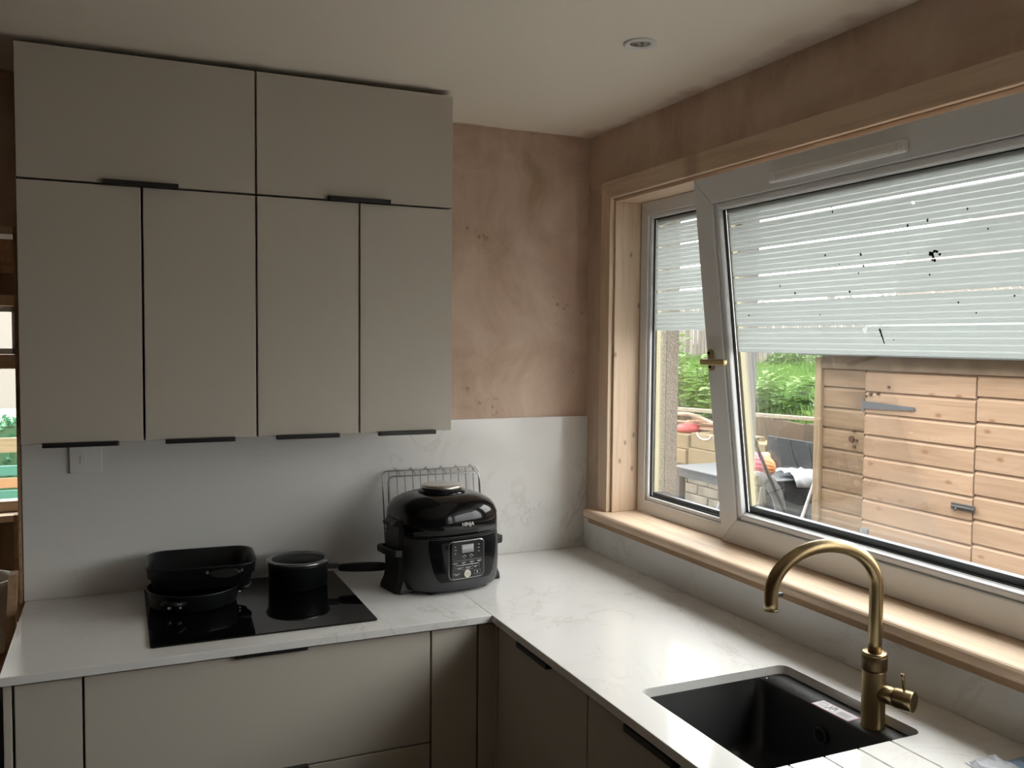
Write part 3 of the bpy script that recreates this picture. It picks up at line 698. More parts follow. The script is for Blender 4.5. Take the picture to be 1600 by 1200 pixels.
MB().tube([(oxx-.002, -1.47+.016*math.cos(a), .835+.016*math.sin(a)) for a in [2*math.pi*i/28 for i in range(28)]], .0028, 8, closed=True).build('overflow_ring', plain('ovf', (.03,.03,.03), .3), t)
MB().tube([(oxx+.004, -1.47, .835), (oxx-.0008, -1.47, .835)], .0125, 20).build('overflow_cover', M_sink, t)
tag(MB().tube([(-.2085, -1.275, ZL), (-.2085, -1.275, ZL+.001)], .002, 8).build('paper_crumb', M_white), 'tiny white crumb on the back ledge of the sink', 'crumb')
st = thing('warning_sticker', 'white sticker with a pink border on the sink ledge', 'sticker', (-.195, -1.48, ZL+.0002))
st.rotation_euler = (0, 0, R(2))
def sq(x0, x1, y0, y1, z0, z1, nm, mat): return B(x0, x1, y0, y1, z0, z1).build(nm, mat, st, local=True)
sq(-.0185, .0185, -.052, .052, 0, .0005, 'border', plain('pink_print', (.62,.30,.36), .5))
sq(-.0165, .0165, -.050, .050, .0005, .0009, 'paper', plain('sticker_white', (.74,.74,.76), .45))
M_ink = plain('ink', (.08,.06,.07), .6); M_ink2 = plain('ink_grey', (.42,.42,.46), .6)
def stroke(p, q, wd=.0012, mat=M_ink):
    MB().tube([(p[0], p[1], .0012), (q[0], q[1], .0012)], wd*.5, 4).build('print_line', mat, st, local=True)
stroke((-.012,.020), (.012,.006)); stroke((-.012,.006), (.012,.020)); stroke((-.006,-.002), (.010,.002)); stroke((.010,.002), (-.004,.006))
for k in range(4): stroke((-.010+.005*k, -.012), (-.010+.005*k, -.040), .0012, M_ink2)
for k in range(10):
    a0, a1 = 2*math.pi*k/10, 2*math.pi*(k+1)/10
    stroke((.009*math.cos(a0), .034+.009*math.sin(a0)), (.009*math.cos(a1), .034+.009*math.sin(a1)), .001, M_ink2)

fx, fy = -.180, -1.568
t = thing('kitchen_tap', 'brushed brass swan-neck tap standing on the sink ledge', 'tap', (fx, fy, ZL+.0003))
MB().lathe([(.0245,0),(.0245,.002),(.0235,.003),(.0235,.117),(.0228,.119)], n=48).build('body', M_brass, t, local=True)
MB().lathe([(.0250,.1205),(.0255,.122),(.0255,.148),(.0250,.1495)], n=48).build('temperature_ring', M_brass_d, t, local=True)
MB().lathe([(.0250,.1497),(.0255,.151),(.0252,.1555),(.0225,.157),(.014,.157)], n=48).build('collar', M_brass, t, local=True)
arc_r = .124; arc_h = .090; zc = .294
pts = [(0,0,.156),(0,0,.18),(0,0,.23)]
dirx, diry = -.990, .13
for i in range(25):
    a = math.pi*i/24; d_ = arc_r*(1-math.cos(a)); pts.append((dirx*d_, diry*d_, zc + arc_h*math.sin(a)))
pts += [(dirx*2*arc_r, diry*2*arc_r, zc-.016), (dirx*2*arc_r, diry*2*arc_r, zc-.032)]
zc -= .0225
spo = MB().tube(pts, .0138, 20).build('spout', M_brass, t, local=True)
ex, ey = dirx*2*arc_r, diry*2*arc_r
MB().lathe([(.0138,zc-.010),(.0138,zc-.006)], (ex,ey,0), 20).build('spout_tip', M_brass, spo, local=True)
MB().lathe([(.009,zc-.0115),(.012,zc-.0105),(.012,zc-.0095)], (ex,ey,0), 20).build('aerator', M_black, spo, local=True)
B(ex+.012, ex+.028, ey-.004, ey+.004, zc+.017, zc+.024).build('spray_button', M_black, spo, .001, local=True)
B(ex+.0125, ex+.0155, ey-.004, ey+.004, zc+.015, zc+.048).build('button_slot', M_black, spo, local=True)
lv = Vector((.34, -.94, 0)).normalized()
def Lp(d_, z): return (lv.x*d_, lv.y*d_, z)
MB().tube([Lp(.010,.074), Lp(.044,.074)], .0185, 28).build('valve_arm', M_brass, t, local=True)
kn = MB().tube([Lp(.0448,.074), Lp(.046,.074), Lp(.080,.074), Lp(.082,.074)], [.0198,.0208,.0208,.0198], 32).build('lever_knob', M_brass, t, local=True)
MB().tube([Lp(.062,.092), Lp(.058,.120), Lp(.0575,.126)], [.0030,.0032,.0040], 12).build('lever_pin', M_brass, kn, local=True)

# plastic packet at the right end
t = thing('plastic_packet', 'crumpled clear and blue plastic packet on the drainer', 'packet', (-.11, -1.875, ZW+.0005))
def crumple(x0, x1, y0, y1, h, nm, mat, seed):
    rnd = random.Random(seed); n = 9; mb = MB(); top = []
    for j in range(n):
        for i in range(n):
            e = min(i, j, n-1-i, n-1-j)
            top.append((x0+(x1-x0)*i/(n-1)+rnd.uniform(-.003,.003), y0+(y1-y0)*j/(n-1)+rnd.uniform(-.003,.003), .0 + (h*(.5+rnd.random()*.5) if e > 0 else .001)))
    fs = [(j*n+i, j*n+i+1, (j+1)*n+i+1, (j+1)*n+i) for j in range(n-1) for i in range(n-1)]
    mb.add(top, fs); bot = [(p[0], p[1], 0) for p in top]; mb.add(bot, [f[::-1] for f in fs])
    bl = [i for i in range(n)] + [i*n+n-1 for i in range(1, n)] + [(n-1)*n+i for i in range(n-2, -1, -1)] + [i*n for i in range(n-2, 0, -1)]
    for a, b_ in zip(bl, bl[1:]+bl[:1]): mb.f.append([a, n*n+a, n*n+b_, b_])
    return mb.build(nm, mat, t, local=True)
crumple(-.075, -.0, -.03, .085, .010, 'clear_wrap', plain('clear_plastic', (.66,.68,.74), .25), 3)
crumple(-.02, .09, -.13, .06, .016, 'blue_wrap', plain('blue_plastic', (.30,.45,.66), .3), 5)

# ------------------------------------------------------------------ ceiling downlight
t = thing('downlight', 'round white recessed ceiling downlight, switched off', 'downlight', (-.398, -.976, H))
MB().lathe([(.041,-.0005),(.0415,-.003),(.038,-.006),(.030,-.0055),(.027,-.002),(.0255,-.0008)], n=48, cap0=False, cap1=False).build('bezel', M_white, t, local=True)
MB().lathe([(.0262,-.0012),(.0195,-.0005),(.018,-.0012)], n=40, cap0=False, cap1=False).build('baffle', plain('baffle_grey', (.10,.10,.10), .3, .5), t, local=True)
MB().lathe([(.018,-.0014),(.012,-.003),(.001,-.0036)], n=32, cap0=False, cap1=False).build('lamp_lens', plain('lamp_lens', (.45,.45,.44), .2, .2), t, local=True)
for k in range(3):
    a = R(30+120*k); MB().lathe([(.0045,-.0030),(.0035,-.0052),(.001,-.0055)], (.0105*math.cos(a), .0105*math.sin(a), 0), 14, cap1=False).build('led_dot', plain('led_dot', (.20,.19,.17), .25), t, local=True)

# ------------------------------------------------------------------ window: trims
AX0, AX1 = -.0185, -.0005
# sill board with rounded nose
t = thing('trim_3', 'pale pine window sill board above the upstand', 'window sill', (.02, -1.35, 1.04), kind='structure')
nose = [(.102, 1.040), (.102, 1.072)] + [(-.046 + .016*math.cos(R(a)) * 1.0, 1.056 + .016*math.sin(R(a))) for a in range(90, 271, 20)]
MB().prism(nose, -3.44, -.098, 'y').build('sill_board', M_pine_y, t, .002)
B(-.044, -.0128, -3.43, -.104, 1.0215, 1.0395).build('sill_bead', M_pine_dk, t, .002)
def trim(n, mb, mat, lab, cat, bev=.003):
    o = mb.build('trim_%d' % n, mat, bevel=bev); return struct(o, lab, cat)
trim(4, MB().prism([(-.126, 1.0725), (-.126, 2.240), (-.188, 2.178), (-.188, 1.0725)], AX0, AX1, 'x'), M_pine_z, 'upright pine architrave left of the window', 'architrave')
trim(5, MB().prism([(-.1265, 2.2405), (-3.412, 2.2405), (-3.35, 2.1785), (-.1885, 2.1785)], AX0, AX1, 'x'), M_pine_y, 'long pine architrave across the top of the window', 'architrave')
trim(6, MB().prism([(-3.412, 1.0725), (-3.412, 2.240), (-3.35, 2.178), (-3.35, 1.0725)], AX0, AX1, 'x'), M_pine_z, 'upright pine architrave at the far right of the window', 'architrave')
trim(7, B(-.0002, .1025, -.1985, -.186, 1.0725, 2.1665), wood('pine_lining', PL, PD, 'z', 1.0, .6, .5, .02, kscale=6.0, plane='xz', ksize=.5), 'knotty pine side lining at the left of the window recess', 'window lining', .001)
trim(8, B(-.0002, .1025, -3.35, -.186, 2.1667, 2.1784), M_pine_y, 'pine head lining above the window', 'window lining', .001)
trim(9, B(-.0002, .1025, -3.352, -3.3395, 1.0725, 2.1665), M_pine_z, 'pine side lining at the far right of the window recess', 'window lining', .001)

# ------------------------------------------------------------------ window: frame, fixed panes, tilted sash
def mitre_frame(y0, y1, z0, z1, wd, x0, x1, parent, name, mat, bev=.002, local=False):
    """four mitred bars round the opening; y0 > y1"""
    q = [(y0,z0),(y0,z1),(y1,z1),(y1,z0)]; i_ = [(y0-wd,z0+wd),(y0-wd,z1-wd),(y1+wd,z1-wd),(y1+wd,z0+wd)]
    out = []
    for a in range(4):
        b_ = (a+1) % 4
        out.append(MB().prism([q[a], q[b_], i_[b_], i_[a]], x0, x1, 'x').build(name, mat, parent, bev, local=local))
    return out
Wn = thing('window_1', 'white plastic window with a tilted-in opening sash over the sink', 'window', (.14, -1.36, 1.072), kind='structure')
FY0, FY1, FZ0, FZ1 = -.1985, -3.3395, 1.0725, 2.1665
FX0, FX1 = .103, .173
SW = 1.284; PV = Vector((.083, -.716, 1.075)); TILT = -6.85
mitre_frame(FY0, FY1, FZ0, FZ1, .045, FX0, .135, Wn, 'frame_bar', M_pvc)
mitre_frame(FY0, FY1, FZ0, FZ1, .022, .1351, FX1, Wn, 'outer_frame_bar', M_pvc_g)
for yc in (-.716, -.716-SW):
    s_ = -1 if yc > -1 else 1
    B(FX0, FX1, yc + .036, yc - .036, FZ0+.045, FZ1-.045).build('mullion', M_pvc_g, Wn, .002)
def fixed_pane(y0, y1, film=True):
    z0, z1 = FZ0+.045, FZ1-.045
    mitre_frame(y0, y1, z0, z1, .014, FX0+.006, FX0+.020, Wn, 'glazing_bead', M_pvc, .004)
    mitre_frame(y0-.014, y1+.014, z0+.014, z1-.014, .004, FX0+.016, FX0+.0219, Wn, 'gasket', M_gask, 0)
    a, b_, c, d_ = y0-.016, y1+.016, z0+.016, z1-.016
    pane = B(FX0+.022, FX0+.046, a, b_, c, d_).build('pane', M_glass, Wn)
    B(FX0+.026, FX0+.042, b_+.001, a-.001, c+.0005, c+.014).build('spacer_bar', M_spacer, pane)
    B(FX0+.026, FX0+.042, b_+.001, a-.001, d_-.012, d_-.0005).build('spacer_bar', M_spacer, pane)
    for yy in (a-.0005, b_+.0115): B(FX0+.026, FX0+.042, yy, yy-.011, c+.015, d_-.013).build('spacer_bar', M_pvc_y, pane)
    gaps = [1.715, 1.783, 1.853, 1.927, 2.006, 2.078, d_]
    for z_a, z_b in zip(gaps, gaps[1:]) if film else ():
        B(FX0+.0205, FX0+.0217, a-.008, b_+.008, z_a+.0025, z_b-.0022).build('film_band', M_film, pane)
    return pane
fixed_pane(FY0-.045, -.680)
fixed_pane(-.716-SW-.036, FY1+.045, False)  # unseen clear pane, added to let more daylight into the room
# sash, built upright in its own frame, then tilted in about its bottom edge
sash = bpy.data.objects.new('sash', None); COL.objects.link(sash); sash.parent = Wn
sash.location = PV - Wn.location; sash.rotation_euler = (0, R(TILT), 0); sash.empty_display_size = .05
SHH = 1.086
mitre_frame(0, -SW, 0, SHH, .078, 0, .020, sash, 'sash_bar', M_pvc, .003, True)
mitre_frame(-.048, -SW+.048, .066, SHH-.066, .034, .0201, .066, sash, 'sash_back', M_pvc, .002, True)
mitre_frame(-.078, -SW+.078, .078, SHH-.078, .020, .006, .0275, sash, 'glazing_bead', M_pvc, .006, True)
mitre_frame(-.097, -SW+.097, .097, SHH-.097, .005, .0235, .0299, sash, 'gasket', M_gask, 0, True)
ga, gb, gc, gd = -.099, -SW+.099, .099, SHH-.099
pane = B(.030, .054, ga, gb, gc, gd).build('pane', M_glass, sash, local=True)
def sl(mb, nm, mat, bev=0): return mb.build(nm, mat, sash, bev, local=True)
sl(B(.034, .050, gb+.001, ga-.001, gc+.0005, gc+.020), 'spacer_bar', M_spacer)
sl(B(.034, .050, gb+.001, ga-.001, gd-.012, gd-.0005), 'spacer_bar', M_spacer)
for yy in (ga-.0005, gb+.0145): sl(B(.034, .050, yy, yy-.014, gc+.021, gd-.013), 'spacer_bar', M_pvc_y)
gaps = [.575, .648, .719, .791, .863, .937, gd-.001]
for z_a, z_b in zip(gaps, gaps[1:]):
    sl(B(.0283, .0296, ga-.014, gb+.01, z_a+.0024, z_b-.0024), 'film_band', M_film)
# small dark scuffs on the film
rnd = random.Random(11); mb = MB()
spots = [(-.885+.10*rnd.random()*8, .6+.34*rnd.random()) for _ in range(26)]
M_dirt = plain('dirt', (.03,.03,.03), .8)
for (yy, zz) in spots:
    r_ = rnd.uniform(.0012, .0032); y_ = -.13 - rnd.random()*1.0
    mb.prism([(y_+r_*math.cos(a)*rnd.uniform(.6,1.2), zz+r_*1.3*math.sin(a)*rnd.uniform(.6,1.2)) for a in [2*math.pi*k/7 for k in range(7)]], .0276, .0282, 'x')
for _ in range(16):
    y_, zz, r_ = -.80+rnd.uniform(-.014,.014), .797+rnd.uniform(-.010,.010), rnd.uniform(.0015,.004)
    mb.prism([(y_+r_*math.cos(a), zz+r_*math.sin(a)) for a in [2*math.pi*k/7 for k in range(7)]], .0276, .0282, 'x')
mb.prism([(-.640,.640),(-.634,.641),(-.648,.604),(-.650,.605)], .0276, .0282, 'x')
o = sl(mb, 'scuff_marks', M_dirt); o['kind'] = 'stuff'
# trickle vent on the top rail
v = sl(MB().prism(rrect(-.775, -.345, 1.024, 1.050, .005, 3), -.020, -.0003, 'x'), 'trickle_vent', M_white, .004)
B(-.0245, -.0202, -.735, -.385, 1.0285, 1.036).build('vent_slot', M_white, v, .001, local=True)
for yy in (-.760, -.362): MB().prism(rrect(yy-.009, yy+.009, 1.0285, 1.0465, .004, 3), -.0250, -.0202, 'x').build('vent_end', M_white, v, .001, local=True)
# brass handle, horizontal
hb = sl(MB().prism(rrect(-.034, -.014, .524, .588, .009, 4), -.010, -.0003, 'x'), 'handle_plate', M_brass_h, .002)
MB().tube([(-.010,-.030,.556), (-.032,-.030,.556)], .009, 16).build('handle_spindle', M_brass_h, hb, local=True)
MB().prism(rrect(-.135, -.022, .546, .564, .006, 4), -.046, -.030, 'x').build('handle_lever', M_brass_h, hb, .004, local=True)
for zz in (.536, .577): MB().tube([(-.0135,-.024,zz), (-.0098,-.024,zz)], .0048, 12).build('screw_cap', M_gask, hb, local=True)

# ------------------------------------------------------------------ outside: ground, shed
M_pave = plain('garden_paving', (.22, .205, .185), .9, noise=.2, nscale=4)
struct(B(.27, 16, -12, 30, -.35, -.02).build('ground', M_pave), 'grey paved ground outside the window', 'ground')
struct(B(-14, .27, YB+.15, 30, -.35, -.03).build('ground_far', M_pave), 'grey paved ground beyond the far window', 'ground')
SHX = 2.05
M_sh_a = wood('shed_board_dark', (.215, .145, .088), (.135, .085, .048), 'y', .8, .85, .65, .12, .8, (.10,.06,.035), kscale=8)
M_sh_b = wood('shed_board_pale', (.30, .20, .132), (.235, .15, .095), 'y', .8, .75, .6, .07, .3, (.18,.11,.07), kscale=6)
M_sh_t = wood('shed_trim', (.25, .18, .11), (.17, .11, .06), 'z', 1.0, .4, .65, .05)
shed = thing('garden_shed', 'shiplap timber garden shed facing the window', 'shed', (SHX+.8, -.3, -.02))
def shiplap(y0, y1):
    """one board, bottom at z 0, front at x = 0"""
    prof = [(.016, 0), (0, 0.001), (0, .094), (.004, .099), (.010, .1075), (.0105, .1135), (.016, .1135)]
    mb = MB().prism(prof, y0, y1, 'y'); me = mb.mesh('plank'); return me
def boards(y0, y1, xf, mat, parent, z0, n):
    me = shiplap(y0, y1); me.materials.append(mat); out = []
    for k in range(n):
        o = bpy.data.objects.new('plank', me); COL.objects.link(o); o.parent = parent
        o.location = Vector((xf, 0, z0 + .1145*k)) - wloc(parent); out.append(o)
    return out
Z0 = 1.553 - .1145*14
boards(.642, .951, SHX, M_sh_a, shed, Z0, 14)
boards(-1.9, -.032, SHX, M_sh_b, shed, Z0, 14)
door = B(SHX+.018, SHX+.05, -.026, .636, Z0, Z0+.1145*13).build('door', M_sh_t, shed)
boards(-.026, .638, SHX-.004, M_sh_b, door, Z0-.012, 14)
B(SHX-.018, SHX+.06, .951, 1.0, -.02, 1.60).build('corner_post', M_sh_t, shed, .003)
B(SHX-.018, SHX+.06, -1.95, -1.90, -.02, 1.60).build('corner_post', M_sh_t, shed, .003)
B(SHX-.016, SHX+.016, -1.9, .9505, 1.538, 1.625).build('top_rail', plain('rail_brown', (.13,.09,.058), .8, noise=.25, nscale=9), shed, .003)
for yy, bk in ((.964, 1), (-1.95, -1)):
    me = MB().prism([(0,0),(0,.1135),(.013,.1135),(.016,0)] , SHX+.06, SHX+1.5, 'x')
for yy in (.985, -1.93):
    for k in range(14): B(SHX+.06, SHX+1.5, yy-.008, yy+.008, Z0+.1145*k, Z0+.1145*k+.1125).build('plank', M_sh_a, shed)
for k in range(14): B(SHX+1.5, SHX+1.516, -1.95, 1.0, Z0+.1145*k, Z0+.1145*k+.1125).build('plank', M_sh_a, shed)
M_felt = plain('roof_felt', (.055,.06,.06), .95, noise=.2, nscale=40)
MB().prism([(SHX-.03,1.626),(SHX+1.53,1.626),(SHX+.75,1.86)], -1.93, .985, 'y').build('gable_fill', M_sh_t, shed)
MB().prism([(SHX-.08,1.628),(SHX-.08,1.612),(SHX+.75,1.865),(SHX+1.56,1.612),(SHX+1.56,1.628),(SHX+.75,1.885)], -2.02, 1.06, 'y').build('roof', M_felt, shed)
M_iron = plain('galvanised_iron', (.075,.08,.088), .5, .2)
M_rust = plain('old_iron', (.05,.048,.048), .6, .2)
def hinge(zz):
    xf = SHX-.008
    h = MB().prism([(.655,zz-.036),(.640,zz-.036),(.640,zz-.02),(.316,zz-.009),(.310,zz),(.316,zz+.009),(.640,zz+.02),(.640,zz+.036),(.655,zz+.036)], xf-.003, xf+.001, 'x').build('hinge', M_iron, door)
    for yy, dz in ((.60,.008),(.60,-.008),(.50,0),(.40,0),(.335,0),(.648,.026),(.648,-.026)): pass
    return h
hinge(1.352); hinge(.35)
bl = B(SHX-.011, SHX-.004, -.045, .082, .893, .925).build('bolt', M_rust, door, .002)
for k in range(4): pass
MB().tube([(SHX-.016,.075,.909),(SHX-.016,-.05,.909)], .006, 10).build('bolt_rod', M_rust, door)
MB().tube([(SHX-.016,.045,.909),(SHX-.030,.045,.890)], .004, 8).build('bolt_knob', M_rust, door)
mb = MB()
for y_, z_, r_ in ((.725,1.16,.017),(.715,1.205,.007),(.690,1.155,.007),(.705,1.12,.008),(.55,1.415,.006),(.60,1.41,.009),(.48,1.455,.007),(.63,1.40,.007)):
    mb.tube([(SHX-.012,y_,z_),(SHX+.004,y_,z_)], r_, 12)
mb.build('knot_hole', plain('knot_dark', (.055,.025,.012), .9), shed)
# short grey pipe standing outside just beyond the glass
tag(MB().lathe([(.0185,0),(.0185,.843),(.014,.843),(.014,.81),(.001,.81)], (1.55, .138, -.02), 24, cap1=False).build('drain_pipe', plain('grey_pipe', (.045,.048,.052), .5)), 'short grey pipe standing in front of the shed door', 'pipe')

# ------------------------------------------------------------------ outside: garden
# retaining wall of weathered blocks, parallel to the house
RX = 3.05
rw = thing('retaining_wall', 'weathered stone block retaining wall behind the garden table', 'wall', (RX, 2.6, -.02))
M_blk = plain('weathered_block', (.135, .115, .09), .9, noise=.35, nscale=9, bump=.3)
me = MB().box(0, .16, .004, .296, .004, .084).mesh('block', bevel=.006, seg=1); me.materials.append(M_blk)
for j in range(7):
    for i in range(14):
        y = 1.10 + i*.30 + (.15 if j % 2 else 0)
        o = bpy.data.objects.new('block', me); COL.objects.link(o); o.parent = rw
        o.location = Vector((RX + random.uniform(-.008,.008), y, -.02 + j*.088)) - rw.location
B(RX+.02, RX+.15, 1.10, 5.25, -.02, .59).build('mortar', plain('mortar', (.16,.14,.12), .95), rw)
M_slp = wood('sleeper', (.18,.135,.075), (.13,.095,.05), 'y', .7, .45, .75, .10, .3, (.16,.11,.065))
M_slx = wood('sleeper_x', (.18,.135,.075), (.13,.095,.05), 'x', .7, .45, .75, .10, .3, (.16,.11,.065))
def sleeper(x0, x1, y0, y1, z0, z1, lab, mat=M_slp):
    return tag(B(x0, x1, y0, y1, z0, z1).build('timber_sleeper', mat, bevel=.008), lab, 'sleeper', 'timber sleepers on the retaining wall')
ZS = .60
sleeper(2.98, 3.22, 2.60, 3.548, ZS, ZS+.150, 'lower pale sleeper in the pile left of the tilted sash')
sleeper(2.96, 3.20, 3.556, 3.80, ZS, ZS+.128, 'lower sleeper with its end showing at the far left of the pile')
sleeper(3.00, 3.24, 2.56, 3.54, ZS+.152, ZS+.285, 'upper pale sleeper of the pile carrying the loose rope')
sleeper(2.98, 3.22, 3.552, 3.85, ZS+.130, ZS+.262, 'upper sleeper with its end showing at the far left of the pile')
sleeper(3.10, 3.34, 3.86, 5.0, ZS, ZS+.25, 'thick sleeper behind the roughcast reveal')
sleeper(3.30, 3.52, 1.08, 2.40, ZS+.0, ZS+.30, 'sleeper behind the black mesh board')
sleeper(3.36, 3.58, 1.08, 2.54, ZS+.302, ZS+.44, 'upper sleeper along the lawn edge beside the shed', wood('sleeper_darkened', (.085,.065,.045), (.06,.045,.03), 'y', .7, .45, .8, .10))  # darker copy of the sleeper wood, offsets bright sky light on its top
sleeper(3.10, 3.29, 1.16, 1.55, ZS+.0, ZS+.335, 'short pale sleeper offcut next to the shed corner', M_slx)
B(3.25, 3.6, 1.08, 5.2, -.02, ZS-.002).build('bank_fill', plain('soil', (.10,.07,.045), .95))
struct(bpy.data.objects['bank_fill'], 'dark soil behind the retaining wall', 'ground')
# pale rail along the lawn edge
tag(MB().prism([(2.93,3.70),(2.97,3.71),(3.62,1.85),(3.58,1.84)], 1.066, 1.098, 'z').build('edging_rail', plain('pale_rail', (.20,.172,.125), .7, noise=.1, nscale=8), bevel=.004), 'long pale timber rail along the edge of the lawn', 'rail')
tag(B(3.585, 3.61, 1.90, 1.95, .98, 1.066).build('edging_peg', M_slp), 'small peg under the near end of the pale rail', 'peg')
# lawn bank
def lawn_z(x, y): return .98 + .075*max(0, x-3.6) + .03*math.sin(x*1.3+y*.9) + .02*math.sin(2.1*y)
mb = MB(); nx, ny = 26, 60; X0, X1, Y0, Y1 = 3.62, 8.6, -3.0, 15.0
for j in range(ny+1):
    for i in range(nx+1):
        x, y = X0+(X1-X0)*i/nx, Y0+(Y1-Y0)*j/ny; mb.v.append((x, y, lawn_z(x, y)))
for j in range(ny):
    for i in range(nx): a = j*(nx+1)+i; mb.f.append([a, a+1, a+nx+2, a+nx+1]); mb.sm.add(len(mb.f)-1)
M_soilg = plain('lawn_soil', (.05,.10,.02), .95, noise=.4, nscale=7)
lawn = mb.build('lawn', M_soilg, fix=False, origin=(6, 5, .9)); struct(lawn, 'green lawn bank rising behind the sleepers', 'lawn')
mb = MB().prism([(Y0, -.02), (Y1, -.02)] + [(Y1-(Y1-Y0)*j/ny, lawn_z(X0, Y1-(Y1-Y0)*j/ny)+.004) for j in range(ny+1)], X0-.04, X0+.002, 'x'); mb.build('bank_face', plain('soil', (.10,.07,.045), .95)); struct(bpy.data.objects['bank_face'], 'brown soil face below the lawn edge', 'ground')
def leafmat(name, a, b_, tr=.3):
    mt, nt, N, L, b = newmat(name)
    oi = N.new('ShaderNodeTexCoord'); nz = N.new('ShaderNodeTexNoise'); nz.inputs['Scale'].default_value = 2.2; nz.inputs['Detail'].default_value = 4; L.new(oi.outputs['Object'], nz.inputs['Vector'])
    cr = N.new('ShaderNodeValToRGB'); cr.color_ramp.elements[0].position = .35; cr.color_ramp.elements[1].position = .68
    cr.color_ramp.elements[0].color = (*a, 1); cr.color_ramp.elements[1].color = (*b_, 1); L.new(nz.outputs['Fac'], cr.inputs['Fac'])
    L.new(cr.outputs['Color'], b.inputs['Base Color']); b.inputs['Roughness'].default_value = .6
    tl = N.new('ShaderNodeBsdfTranslucent'); L.new(cr.outputs['Color'], tl.inputs[0]); mx = N.new('ShaderNodeMixShader'); mx.inputs[0].default_value = tr
    L.new(b.outputs[0], mx.inputs[1]); L.new(tl.outputs[0], mx.inputs[2]); L.new(mx.outputs[0], N['Material Output'].inputs['Surface'])
    return mt
M_grass = leafmat('grass_blades', (.06,.14,.018), (.12,.21,.042))
M_leaf = leafmat('weed_leaves', (.06,.14,.02), (.145,.225,.05))
rnd = random.Random(3); vs, fs = [], []
for k in range(42000):
    x = X0 + (8.15-X0)*rnd.random()**1.3; y = 1.0 + 11.0*rnd.random(); z = lawn_z(x, y)
    h = rnd.uniform(.05, .17); w_ = rnd.uniform(.004, .009); a = rnd.uniform(0, 6.28); l_ = rnd.uniform(-.05, .05); l2 = rnd.uniform(-.05, .05)
    dx, dy = w_*math.cos(a), w_*math.sin(a); n = len(vs)
    vs += [(x-dx, y-dy, z), (x+dx, y+dy, z), (x+dx*.6+l_*.4, y+dy*.6+l2*.4, z+h*.6), (x-dx*.6+l_*.4, y-dy*.6+l2*.4, z+h*.6), (x+l_, y+l2, z+h)]
    fs += [(n, n+1, n+2, n+3), (n+3, n+2, n+4)]
me = bpy.data.meshes.new('grass'); me.from_pydata([(a-6, b_-5, c-.9) for a, b_, c in vs], [], fs); me.materials.append(M_grass)
gr = bpy.data.objects.new('grass', me); COL.objects.link(gr); gr.location = (6, 5, .9); tag(gr, 'long unmown green grass on the lawn bank', 'grass', kind='stuff')
# tall weeds
def weed(x, y, h, nl, lab, seed):
    r_ = random.Random(seed); z = lawn_z(max(x, 3.62), y) if x > 3.6 else .93
    t = thing('tall_weed', lab, 'weed', (x, y, z), group='tall weeds behind the sleepers')
    st_, lf = MB(), MB()
    for q in range(max(2, nl//14)):
        bx_, by_ = r_.uniform(-.07,.07), r_.uniform(-.07,.07); lean_ = (r_.uniform(-.10,.10), r_.uniform(-.10,.10)); hh = h*r_.uniform(.7,1)
        st_.tube([(bx_,by_,-.02), (bx_+lean_[0]*.4, by_+lean_[1]*.4, hh*.5), (bx_+lean_[0], by_+lean_[1], hh)], [.006,.004,.002], 5)
        for k in range(14):
            f = .12 + .88*k/13; px_, py_, pz = bx_+lean_[0]*f, by_+lean_[1]*f, hh*f
            a = k*2.4 + r_.uniform(-.4,.4); ln = r_.uniform(.10,.19)*(1.15-.5*f); wd = ln*.30; up_ = r_.uniform(-.1,.5)
            d_ = Vector((math.cos(a), math.sin(a), up_)); s_ = Vector((-math.sin(a), math.cos(a), 0)); p = Vector((px_, py_, pz))
            lf.add([p, p+d_*ln*.4+s_*wd, p+d_*ln*.75+s_*wd*.7-Vector((0,0,ln*.08)), p+d_*ln-Vector((0,0,ln*.25)), p+d_*ln*.75-s_*wd*.7-Vector((0,0,ln*.08)), p+d_*ln*.4-s_*wd], [(0,1,2,3),(0,3,4,5)])
    st_.build('stem', M_leaf, t, local=True); o = lf.build('leaves', M_leaf, t, local=True, fix=False); o['kind'] = 'stuff'
    return t
ws = [(3.36,4.33,.84,84),(3.42,3.98,.72,70),(3.45,4.62,.80,56),(3.62,4.15,.60,56),(3.75,4.75,.80,56),(3.95,4.5,.55,42),(3.32,3.62,.42,42),(3.55,3.75,.45,42),(3.72,3.55,.36,42),(3.68,3.05,.38,42),(3.75,3.25,.45,42),(3.92,3.6,.40,42),(3.85,3.0,.42,42)]
wl_ = ['tallest leafy weed beside the roughcast reveal', 'leafy weed standing just right of the tallest weed', 'tall weed behind the tallest weed', 'mid-height weed half hidden by the sash stile', 'tall weed furthest back near the fence end', 'short bushy weed behind the mid-height weed',
 'low green weed over the sleeper pile', 'low green weed behind the brushwood pile', 'low weed just left of the lawn', 'bushy weed at the left edge of the lawn beside the mullion', 'second bushy weed at the left edge of the lawn', 'bushy weed behind the sash stile', 'bushy weed leaning over the lawn left of the shed']
for k, ((x, y, h, nl), lb) in enumerate(zip(ws, wl_)): weed(x, y, h, nl, lb, 20+k)
